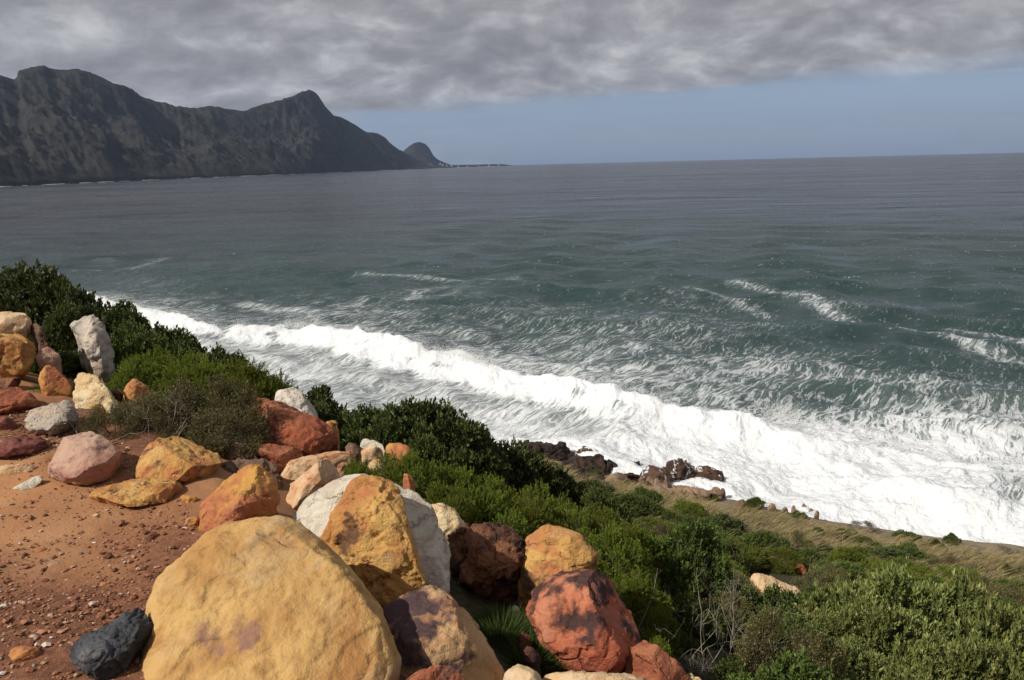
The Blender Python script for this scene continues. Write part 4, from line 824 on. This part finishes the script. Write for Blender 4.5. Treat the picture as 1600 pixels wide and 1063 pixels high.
def unit(v): return v / (np.linalg.norm(v, axis=-1, keepdims=True) + 1e-9)
def leaves_np(pos, ax, L, Wd, tone, g):
    """pos, ax: (n,3); folded diamond leaves of four corners"""
    n = len(pos); up = unit(g.normal(size=(n, 3))); side = unit(np.cross(ax, up)); nrm = np.cross(side, ax)
    L = L[:, None]; Wd = Wd[:, None]
    v = np.stack([pos, pos + ax * L * 0.55 + side * Wd * 0.5 + nrm * Wd * 0.18, pos + ax * L - nrm * L * 0.12, pos + ax * L * 0.55 - side * Wd * 0.5 + nrm * Wd * 0.18], 1)
    f = np.arange(n)[:, None] * 4 + np.array([[0, 1, 2, 3]])
    return v.reshape(-1, 3), f, np.repeat(tone, 4)
def tubes_np(segs, sides=4):
    """segs: list of (p0, p1, r0, r1)"""
    P0 = np.array([s[0] for s in segs]); P1 = np.array([s[1] for s in segs]); r0 = np.array([s[2] for s in segs]); r1 = np.array([s[3] for s in segs])
    ax = unit(P1 - P0); u = unit(np.cross(ax, np.array([0.31, 0.77, 0.55]))); w = np.cross(ax, u)
    a = np.arange(sides) * 2 * math.pi / sides
    ring = u[:, None] * np.cos(a)[None, :, None] + w[:, None] * np.sin(a)[None, :, None]
    v = np.concatenate([P0[:, None] + ring * r0[:, None, None], P1[:, None] + ring * r1[:, None, None]], 1)
    b = np.arange(len(segs))[:, None] * 2 * sides; k = np.arange(sides); k2 = (k + 1) % sides
    f = np.stack([b + k, b + k2, b + sides + k2, b + sides + k], -1).reshape(-1, 4)
    return v.reshape(-1, 3), f
SPEC = {  # leaf length, width, shoots, leaves per shoot, shoot length, upright pull, lumps, spread of leaf angle
 'glossy': (0.040, 0.026, 1700, 11, 0.085, 0.15, 34, 1.0),
 'fine':   (0.022, 0.0085, 2500, 16, 0.070, 0.25, 40, 0.75),
 'silver': (0.030, 0.0135, 1900, 15, 0.085, 0.6, 32, 0.75),
 'olive':  (0.017, 0.0080, 1600, 14, 0.10, 0.3, 26, 0.95),
 'dark':   (0.032, 0.018, 1500, 12, 0.09, 0.2, 30, 0.9),
 'grey':   (0.024, 0.0050, 1000, 14, 0.13, 0.7, 20, 0.7),
}
def bush_meshes(kind, seed, r=0.6, h=0.55):
    g = np.random.default_rng(seed); LL, WW, NS, NL, SL, UP, K, SP = SPEC[kind]
    a = g.uniform(0, 2 * math.pi, K); el = np.arcsin(g.uniform(0.02, 1, K)); rad = g.uniform(0.55, 0.82, K)
    c = np.stack([np.cos(a) * np.cos(el) * rad * r, np.sin(a) * np.cos(el) * rad * r, np.sin(el) * rad * h + 0.04], 1); rl = g.uniform(0.22, 0.36, K) * r
    k = g.integers(0, K, NS); d = unit(g.normal(size=(NS, 3)) + unit(c[k] * (1, 1, 0.8)) * 0.9); d[:, 2] = np.abs(d[:, 2]) * 0.9 + d[:, 2] * 0.1
    d = unit(d); tip = c[k] + d * (rl[k] * g.uniform(0.75, 1.08, NS))[:, None]
    # a few shoots stick out past the rest
    out = g.random(NS) < 0.02; tip[out] += d[out] * 0.03 + np.array([0, 0, 0.015])
    sd = unit(d + np.array([0, 0, UP]) + 0.35 * g.normal(size=(NS, 3)))
    ls = SL * g.uniform(0.7, 1.2, NS)
    s = np.linspace(0.0, 1.0, NL)[None].repeat(NS, 0) + g.uniform(-0.03, 0.03, (NS, NL))
    pos = tip[:, None] - sd[:, None] * (ls[:, None] * (1 - s))[..., None]
    ph = s * 2.4 * NL + g.uniform(0, 6.28, (NS, 1)); u = unit(np.cross(sd, np.array([0.3, 0.2, 0.93]) + 0.2 * g.normal(size=(NS, 3)))); w = np.cross(sd, u)
    per = u[:, None] * np.cos(ph)[..., None] + w[:, None] * np.sin(ph)[..., None]
    ang = SP * (1.25 - 0.75 * s) * g.uniform(0.7, 1.3, (NS, NL))
    ax = sd[:, None] * np.cos(ang)[..., None] + per * np.sin(ang)[..., None]
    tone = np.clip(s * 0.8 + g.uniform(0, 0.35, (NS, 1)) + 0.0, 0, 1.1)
    n = NS * NL; L = LL * g.uniform(0.7, 1.25, n); Wd = WW * g.uniform(0.75, 1.2, n)
    v, f, tn = leaves_np(pos.reshape(-1, 3), ax.reshape(-1, 3), L, Wd, tone.ravel(), g)
    ok = pos.reshape(-1, 3)[:, 2] > -0.05
    f = f[ok]
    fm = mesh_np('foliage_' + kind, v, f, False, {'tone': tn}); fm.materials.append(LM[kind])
    segs = []
    for i in range(K):
        p0 = np.array([g.normal(0, 0.04), g.normal(0, 0.04), -0.12]); p2 = c[i]; p1 = p0 * 0.5 + p2 * 0.5 + g.normal(0, 0.04, 3)
        segs += [(p0, p1, 0.010, 0.007), (p1, p2, 0.007, 0.004)]
        for j in range(9):
            dd = unit(g.normal(size=3) + unit(c[i]) * 0.6); segs.append((p2, p2 + dd * rl[i] * 0.95, 0.0035, 0.0015))
    bv, bf = tubes_np(segs); bmh = mesh_np('branches_' + kind, bv, bf); bmh.materials.append(m_pale if kind == 'grey' else m_twig)
    return fm, bmh
TEMPL = {k: [bush_meshes(k, 100 + i * 10 + j) for j in range(2 if k in ('glossy', 'fine', 'dark') else 1)] for i, k in enumerate(SPEC)}
CAT = 'shrub'
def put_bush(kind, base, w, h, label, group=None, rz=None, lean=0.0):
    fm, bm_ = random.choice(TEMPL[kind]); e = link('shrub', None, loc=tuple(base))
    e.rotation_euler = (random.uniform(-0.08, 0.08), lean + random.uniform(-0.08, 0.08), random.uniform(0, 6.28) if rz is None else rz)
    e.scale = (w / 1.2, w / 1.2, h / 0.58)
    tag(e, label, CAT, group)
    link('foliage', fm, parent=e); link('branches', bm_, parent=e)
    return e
def bush_at(kind, cx, top, w_px, D, label, group=None, hmin=0.30, hmax=1.3):
    """crown whose top shows at that pixel at D metres along the view; it stands on the ground below"""
    p = at_depth(np.array([float(cx)]), np.array([float(top) + 7]), np.array([D]))[0]; gz = float(height(p[0], p[1]))
    h = min(max(p[2] - gz, hmin), hmax)
    return put_bush(kind, (p[0], p[1], p[2] - h), max(w_px * D / F * 1.2, h / 0.72), h, label, group)
# bushes round the boulder heap at the left
for a in (('glossy', 20, 410, 120, 9.4, 'tall dark-leaved bush above the amber-brown and tan boulders'), ('glossy', 78, 442, 100, 9.2, 'dark-leaved bush between the tan boulder and the tall white-grey boulder'), ('glossy', -35, 400, 130, 9.6, 'dense dark bush behind the tan top boulder'),
          ('dark', 92, 480, 100, 7.9, 'leafy bush pressed against the tall white-grey boulder'), ('dark', 78, 515, 90, 7.7, 'shaded bush below the grey-brown rock at the boulder heap'), ('dark', 112, 545, 80, 7.5, 'dark shrub at the foot of the tall white-grey boulder'),
          ('glossy', 135, 470, 80, 9.6, 'dark bush behind the tall white-grey boulder'), ('glossy', 190, 482, 110, 9.0, 'dark glossy bush just beyond the tall white-grey boulder'), ('glossy', 232, 508, 110, 8.8, 'dark glossy bush with the breaking wave behind it'), ('dark', 205, 510, 120, 7.9, 'shadowed bush beside the tall white-grey boulder'), ('glossy', 285, 530, 100, 8.6, 'dark glossy bush over the low green mound'),
          ('glossy', 335, 550, 90, 8.4, 'dark glossy bush at the crest of the low green mound'), ('glossy', 382, 578, 70, 8.2, 'dark glossy bush sloping toward the white speckled boulder'),
          ('fine', 250, 540, 150, 7.0, 'soft bright green mound under the dark glossy bushes'), ('fine', 320, 546, 150, 7.0, 'soft green mound in the middle of the low green thicket'), ('fine', 212, 562, 90, 6.7, 'soft green mound beside the pointed cream boulder'), ('fine', 372, 566, 110, 6.9, 'soft green mound above the rust-red boulder'), ('fine', 410, 588, 70, 6.9, 'soft green mound beside the white speckled boulder'), ('fine', 290, 572, 120, 6.5, 'soft green mound directly behind the olive shrub'), ('fine', 350, 590, 100, 6.5, 'soft green mound between the olive shrub and rust-red boulder'),
          ('olive', 230, 602, 140, 5.3, 'olive shrub spreading in front of the small bright orange rock'), ('olive', 300, 582, 165, 5.3, 'largest olive-brown shrub above the yellow-orange boulder'), ('olive', 355, 590, 125, 5.2, 'olive-brown shrub against the rust-red boulder'), ('olive', 335, 628, 150, 5.0, 'low olive shrub hanging over the yellow-orange boulder'), ('olive', 170, 618, 90, 5.0, 'sparse twiggy olive shrub in front of the pointed cream boulder'), ('olive', 225, 640, 110, 4.95, 'thin olive shrub beside the pink wedge boulder'),
          ('glossy', 484, 612, 34, 6.6, 'small dark bush beside the white speckled boulder'), ('glossy', 508, 626, 60, 6.4, 'low dark bush behind the small orange rock'), ('glossy', 556, 632, 95, 6.3, 'dark glossy bush behind the small white rock'), ('glossy', 610, 630, 100, 6.2, 'dark glossy bush above the rusty orange rock'), ('glossy', 655, 626, 110, 6.2, 'tallest dark glossy bush in front of the white surf'), ('glossy', 690, 652, 80, 6.2, 'dark glossy bush sloping down toward the shore ledges'), ('dark', 600, 668, 130, 5.9, 'deep shaded bush just above the white rock'), ('dark', 660, 690, 90, 5.7, 'deep shaded bush above the bright green carpet'),
          ('glossy', 735, 676, 100, 6.8, 'rounded glossy bush standing above the bright green carpet'), ('glossy', 785, 690, 100, 6.8, 'rounded glossy bush in front of the dark shore ledge'), ('glossy', 832, 722, 90, 6.9, 'glossy bush at the lower end of the dark bush row'), ('glossy', 870, 745, 70, 7.2, 'little glossy bush next to the dark brown ledges')):
    bush_at(*a)
# the bright green carpet behind the near boulders
FG = 'soft bright green mounds of the carpet below the boulders'
for cx, top, w, D in ((585, 706, 80, 4.9), (630, 716, 100, 4.9), (680, 730, 110, 5.0), (735, 742, 120, 5.1), (790, 748, 120, 5.3), (845, 760, 130, 5.6), (900, 778, 120, 5.9), (700, 762, 110, 4.7), (760, 775, 120, 4.8), (820, 788, 120, 5.0), (880, 800, 120, 5.2), (935, 806, 120, 5.6), (940, 836, 110, 5.0), (975, 856, 110, 5.1), (985, 900, 110, 4.7), (1010, 940, 110, 4.5), (1000, 980, 90, 4.2), (930, 770, 110, 6.6), (970, 800, 110, 6.6), (1000, 835, 110, 6.2)):
    bush_at('fine' if D < 5.7 or random.random() < .6 else 'dark', cx, top, w, D, 'soft bright green mound in the low carpet below the boulders', FG)
# scattered slope cover
def to_px(p):
    l = (np.asarray(p) - CAMP) @ CRN; return 800 + F * l[0] / -l[2], 531.5 - F * l[1] / -l[2]
spots = []; tries = 0
g = np.random.default_rng(21)
cand = np.stack([g.uniform(-8, 32, 12000), g.uniform(1.0, 48, 12000)], 1)
ce = -poly_dist(cand[:, 0], cand[:, 1], EDGE)[0]; cs = poly_dist(cand[:, 0], cand[:, 1], SHORE)[0]; chz = height(cand[:, 0], cand[:, 1])
GRP = {'dark': ('dark green leafy shrub in the thicket on the slope', 'dark green shrubs on the slope'), 'fine': ('feathery green shrub in the thicket on the slope', 'feathery green shrubs on the slope'), 'grey': ('dry grey-brown shrub in the thicket on the slope', 'dry grey shrubs on the slope'),
       'glossy': ('broad-leaved glossy shrub in the thicket on the slope', 'glossy shrubs on the slope'), 'olive': ('olive-brown shrub in the thicket on the slope', 'olive shrubs on the slope')}
GRP2 = {'dark': ('low dark shrub rising out of the dry grass near the surf', 'low shrubs in the dry grass'), 'grey': ('low grey shrub rising out of the dry grass near the surf', 'low grey shrubs in the dry grass')}
for (x, y), e, s, z in zip(cand, ce, cs, chz):
    if e < 1.6 or s < 0.8: continue
    r = math.hypot(x, y); u, v = to_px((x, y, z + 0.4))
    if u < 820 or u > 1720 or v > 1180: continue
    if v > 800 and u < 1010: continue
    sp = 0.42 + 0.034 * r
    shrubby = s > 8.5 + 1.5 * math.sin(x * 0.7)
    if not shrubby and g.random() < 0.62: continue
    if 1000 < u < 1200 and 885 < v < 1100 and r < 8: continue
    if u > 1255 and 860 < v < 1100 and r < 9: continue
    if 1140 < u < 1290 and 880 < v < 960: continue
    if any((x - a) ** 2 + (y - b) ** 2 < ((sp + c) / 2) ** 2 for a, b, c in spots): continue
    spots.append((x, y, sp))
    if shrubby:
        kind = g.choice(['dark', 'fine', 'grey', 'glossy', 'olive'], p=[.44, .26 if u < 1150 else .18, .04, .16, .10 if u < 1150 else .18]); lab = GRP[kind]
        put_bush(kind, (x, y, z - 0.06), sp * g.uniform(1.25, 1.85), g.uniform(0.45, 0.95) * (0.60 + 0.03 * min(r, 20)), *lab)
    else:
        kind = g.choice(['dark', 'grey']); put_bush(kind, (x, y, z - 0.1), g.uniform(0.7, 1.7), g.uniform(0.35, 0.65), *GRP2[kind])
# the big pale-tipped bush and its neighbours at the lower right
for a in (('silver', 1350, 905, 190, 6.3, 'pale-tipped upright bush, the highest part of the big silvery thicket'), ('silver', 1440, 905, 190, 6.3, 'pale-tipped bush at the top of the big silvery thicket'), ('silver', 1520, 935, 190, 6.1, 'pale-tipped bush on the far shoulder of the silvery thicket'), ('silver', 1590, 975, 180, 5.9, 'pale-tipped bush at the outer end of the silvery thicket'), ('silver', 1300, 950, 170, 5.8, 'pale-tipped bush beside the pale tan boulder'), ('silver', 1400, 955, 180, 5.6, 'pale-tipped bush in the middle of the silvery thicket'), ('silver', 1490, 990, 180, 5.4, 'pale-tipped bush in the front of the silvery thicket'), ('silver', 1340, 1010, 170, 5.2, 'pale-tipped bush at the foot of the silvery thicket'), ('silver', 1570, 1030, 170, 5.1, 'yellow-green tipped bush low in the silvery thicket'), ('silver', 1440, 1045, 170, 4.9, 'pale-tipped bush lowest in the silvery thicket'),
          ('glossy', 1215, 945, 120, 5.6, 'leafy dark bush just below the pale tan boulder'), ('glossy', 1265, 1000, 120, 5.2, 'leafy dark bush between the dead twigs and silvery thicket'), ('glossy', 1200, 990, 100, 5.1, 'leafy dark bush beside the dead twigs'), ('glossy', 1290, 1050, 110, 4.8, 'leafy dark bush above the white stone'), ('olive', 1215, 1035, 110, 4.7, 'brownish low shrub beside the white stone'), ('dark', 1150, 1030, 120, 4.4, 'low dark shrub under the dead pale twigs'), ('grey', 1090, 1030, 110, 4.2, 'dry grey scrub behind the russet boulder'), ('olive', 1130, 925, 110, 5.6, 'olive shrub behind the dead pale twigs'), ('dark', 1075, 930, 110, 5.3, 'dark shrub behind the dead pale twigs'), ('dark', 1050, 985, 100, 4.6, 'dark shrub beside the brick-red boulder')):
    bush_at(*a)
# dead twiggy shrub
def twig_shrub(base, h, n, seed, label, r0=0.0036):
    g = np.random.default_rng(seed); segs = []
    def grow(p, d, l, r, lev):
        k = 4
        for i in range(k):
            d = unit(d + 0.22 * g.normal(size=3) + np.array([0.02, 0, 0.05])); q = p + d * l / k
            segs.append((p, q, r * (1 - 0.15 * i), r * (1 - 0.15 * (i + 1)))); p = q
            if lev < 3 and g.random() < 0.62: grow(p, unit(d + 0.75 * g.normal(size=3)), l * g.uniform(0.4, 0.7), r * 0.55, lev + 1)
    for i in range(n):
        a = g.uniform(0, 6.28); s = g.uniform(0.15, 0.65); grow(np.array([0.12 * math.cos(a), 0.12 * math.sin(a), -0.1]), unit(np.array([s * math.cos(a), s * math.sin(a), 1.0])), h * g.uniform(0.6, 1.0), r0, 0)
    v, f = tubes_np(segs); e = link('dead_shrub', mesh_np('dead_shrub', v, f), m_pale, loc=tuple(base)); return tag(e, label, 'shrub')
for cx, py, D, h, n, lab in ((1075, 1040, 4.6, 0.58, 5, 'bare pale dead shrub with forked twigs next to the brick-red boulder'), (1130, 1030, 4.9, 0.55, 5, 'bare dead shrub in the middle of the pale twigs'), (1165, 1010, 5.2, 0.5, 3, 'bare dead shrub leaning toward the pale tan boulder')):
    p = at_depth(np.array([float(cx)]), np.array([float(py)]), np.array([D]))[0]; twig_shrub((p[0], p[1], float(height(p[0], p[1]))), h, n, cx, lab)
# bare stems showing through the olive shrub
for cx, py, D, lab in ((165, 690, 5.0, 'fan of bare pale stems in front of the pointed cream boulder'), (225, 690, 4.9, 'bare pale stems under the olive shrub by the pink boulder')):
    p = at_depth(np.array([float(cx)]), np.array([float(py)]), np.array([D]))[0]; twig_shrub((p[0], p[1], float(height(p[0], p[1]))), 0.30, 6, cx + 5, lab, 0.003)
# grassy tufts between the boulders
def tuft_mesh(seed, n, r, L, Wd, spread):
    g = np.random.default_rng(seed); a = g.uniform(0, 6.28, n); q = r * np.sqrt(g.random(n)); pos = np.stack([q * np.cos(a), q * np.sin(a), -0.02 + 0 * q], 1)
    d = unit(np.stack([spread * np.cos(a) * q / r + 0.25 * g.normal(size=n), spread * np.sin(a) * q / r + 0.25 * g.normal(size=n), np.ones(n)], 1)); l = L * g.uniform(0.5, 1.1, n) * (1.05 - 0.45 * (q / r) ** 2)
    side = unit(np.cross(d, g.normal(size=(n, 3)))) * (Wd * g.uniform(0.7, 1.2, n))[:, None]; mid = pos + d * l[:, None] * 0.55; tip = pos + d * l[:, None] + np.stack([np.cos(a), np.sin(a), 0 * a], 1) * (0.18 * l)[:, None] * spread
    v = np.stack([pos - side * .5, pos + side * .5, mid + side * .4, tip, mid - side * .4], 1).reshape(-1, 3); b = np.arange(n)[:, None] * 5
    f = np.concatenate([b + np.array([[0, 1, 2, 4]]), b + np.array([[4, 2, 3, 3]])]); f3 = np.concatenate([f[:n][:, [0, 1, 2]], f[:n][:, [0, 2, 3]], f[n:][:, :3]])
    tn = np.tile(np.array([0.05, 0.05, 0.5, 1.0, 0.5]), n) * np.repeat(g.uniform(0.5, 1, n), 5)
    me = mesh_np('blades', v, f3, False, {'tone': tn}); return me
for cx, top, w, D, n, lab in ((780, 955, 130, 3.45, 2600, 'fine bright green tuft between the stained-top and red boulders'), (82, 588, 66, 6.1, 1800, 'small round green tuft among the red rocks'), (828, 985, 70, 3.25, 1200, 'little green tuft beside the brick-red boulder'), (302, 756, 12, 4.2, 120, 'tiny grass sprig at the end of the flat orange slab')):
    p = at_depth(np.array([float(cx)]), np.array([float(top)]), np.array([D]))[0]; w_ = w * D / F; gz = float(height(p[0], p[1])); h = max(min(p[2] - gz, 0.5), 0.05)
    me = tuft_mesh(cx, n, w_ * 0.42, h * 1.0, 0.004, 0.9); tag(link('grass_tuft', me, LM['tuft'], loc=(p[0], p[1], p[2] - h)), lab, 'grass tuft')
# dry dune grass along the bank above the surf
g = np.random.default_rng(31)
n = 34000
xy = np.stack([g.uniform(-14, 36, n), g.uniform(10, 50, n)], 1); s = poly_dist(xy[:, 0], xy[:, 1], SHORE)[0]; e = -poly_dist(xy[:, 0], xy[:, 1], EDGE)[0]
q3 = np.concatenate([xy, 0 * xy[:, :1]], 1); dn = sstep(s, 2.0, 4.0) * sstep(s + 4 * fbm(q3 * 0.15, 3), 15, 9) * sstep(fbm(q3 * 0.35 + 3, 3), -0.5, 0.15)
xy = xy[(g.random(n) < dn) & (e > 4)]; n = len(xy); z = height(xy[:, 0], xy[:, 1])
NB = 13
a = g.uniform(0, 6.28, (n, NB)); q = 0.12 * np.sqrt(g.random((n, NB)))
pos = np.stack([xy[:, :1] + q * np.cos(a), xy[:, 1:] + q * np.sin(a), z[:, None] + 0 * q - 0.03], -1).reshape(-1, 3); nb = len(pos)
d = unit(np.stack([0.35 * np.cos(a) + 0.35, 0.35 * np.sin(a) - 0.1, np.ones_like(a)], -1).reshape(-1, 3) + 0.15 * g.normal(size=(nb, 3))); l = g.uniform(0.3, 0.75, nb)
side = unit(np.cross(d, g.normal(size=(nb, 3)))) * 0.011; tip = pos + d * l[:, None] + np.array([0.35, -0.05, -0.12]) * l[:, None]; mid = pos + d * l[:, None] * 0.6
v = np.stack([pos - side, pos + side, mid + side * .7, tip, mid - side * .7], 1).reshape(-1, 3); b = np.arange(nb)[:, None] * 5
f3 = np.concatenate([b + np.array([[0, 1, 2]]), b + np.array([[0, 2, 4]]), b + np.array([[4, 2, 3]])])
LMg = leaf_mat('grass_dry', (0.15, 0.14, 0.055), (0.46, 0.38, 0.18), (0.66, 0.56, 0.33), 0.15, 0.3)
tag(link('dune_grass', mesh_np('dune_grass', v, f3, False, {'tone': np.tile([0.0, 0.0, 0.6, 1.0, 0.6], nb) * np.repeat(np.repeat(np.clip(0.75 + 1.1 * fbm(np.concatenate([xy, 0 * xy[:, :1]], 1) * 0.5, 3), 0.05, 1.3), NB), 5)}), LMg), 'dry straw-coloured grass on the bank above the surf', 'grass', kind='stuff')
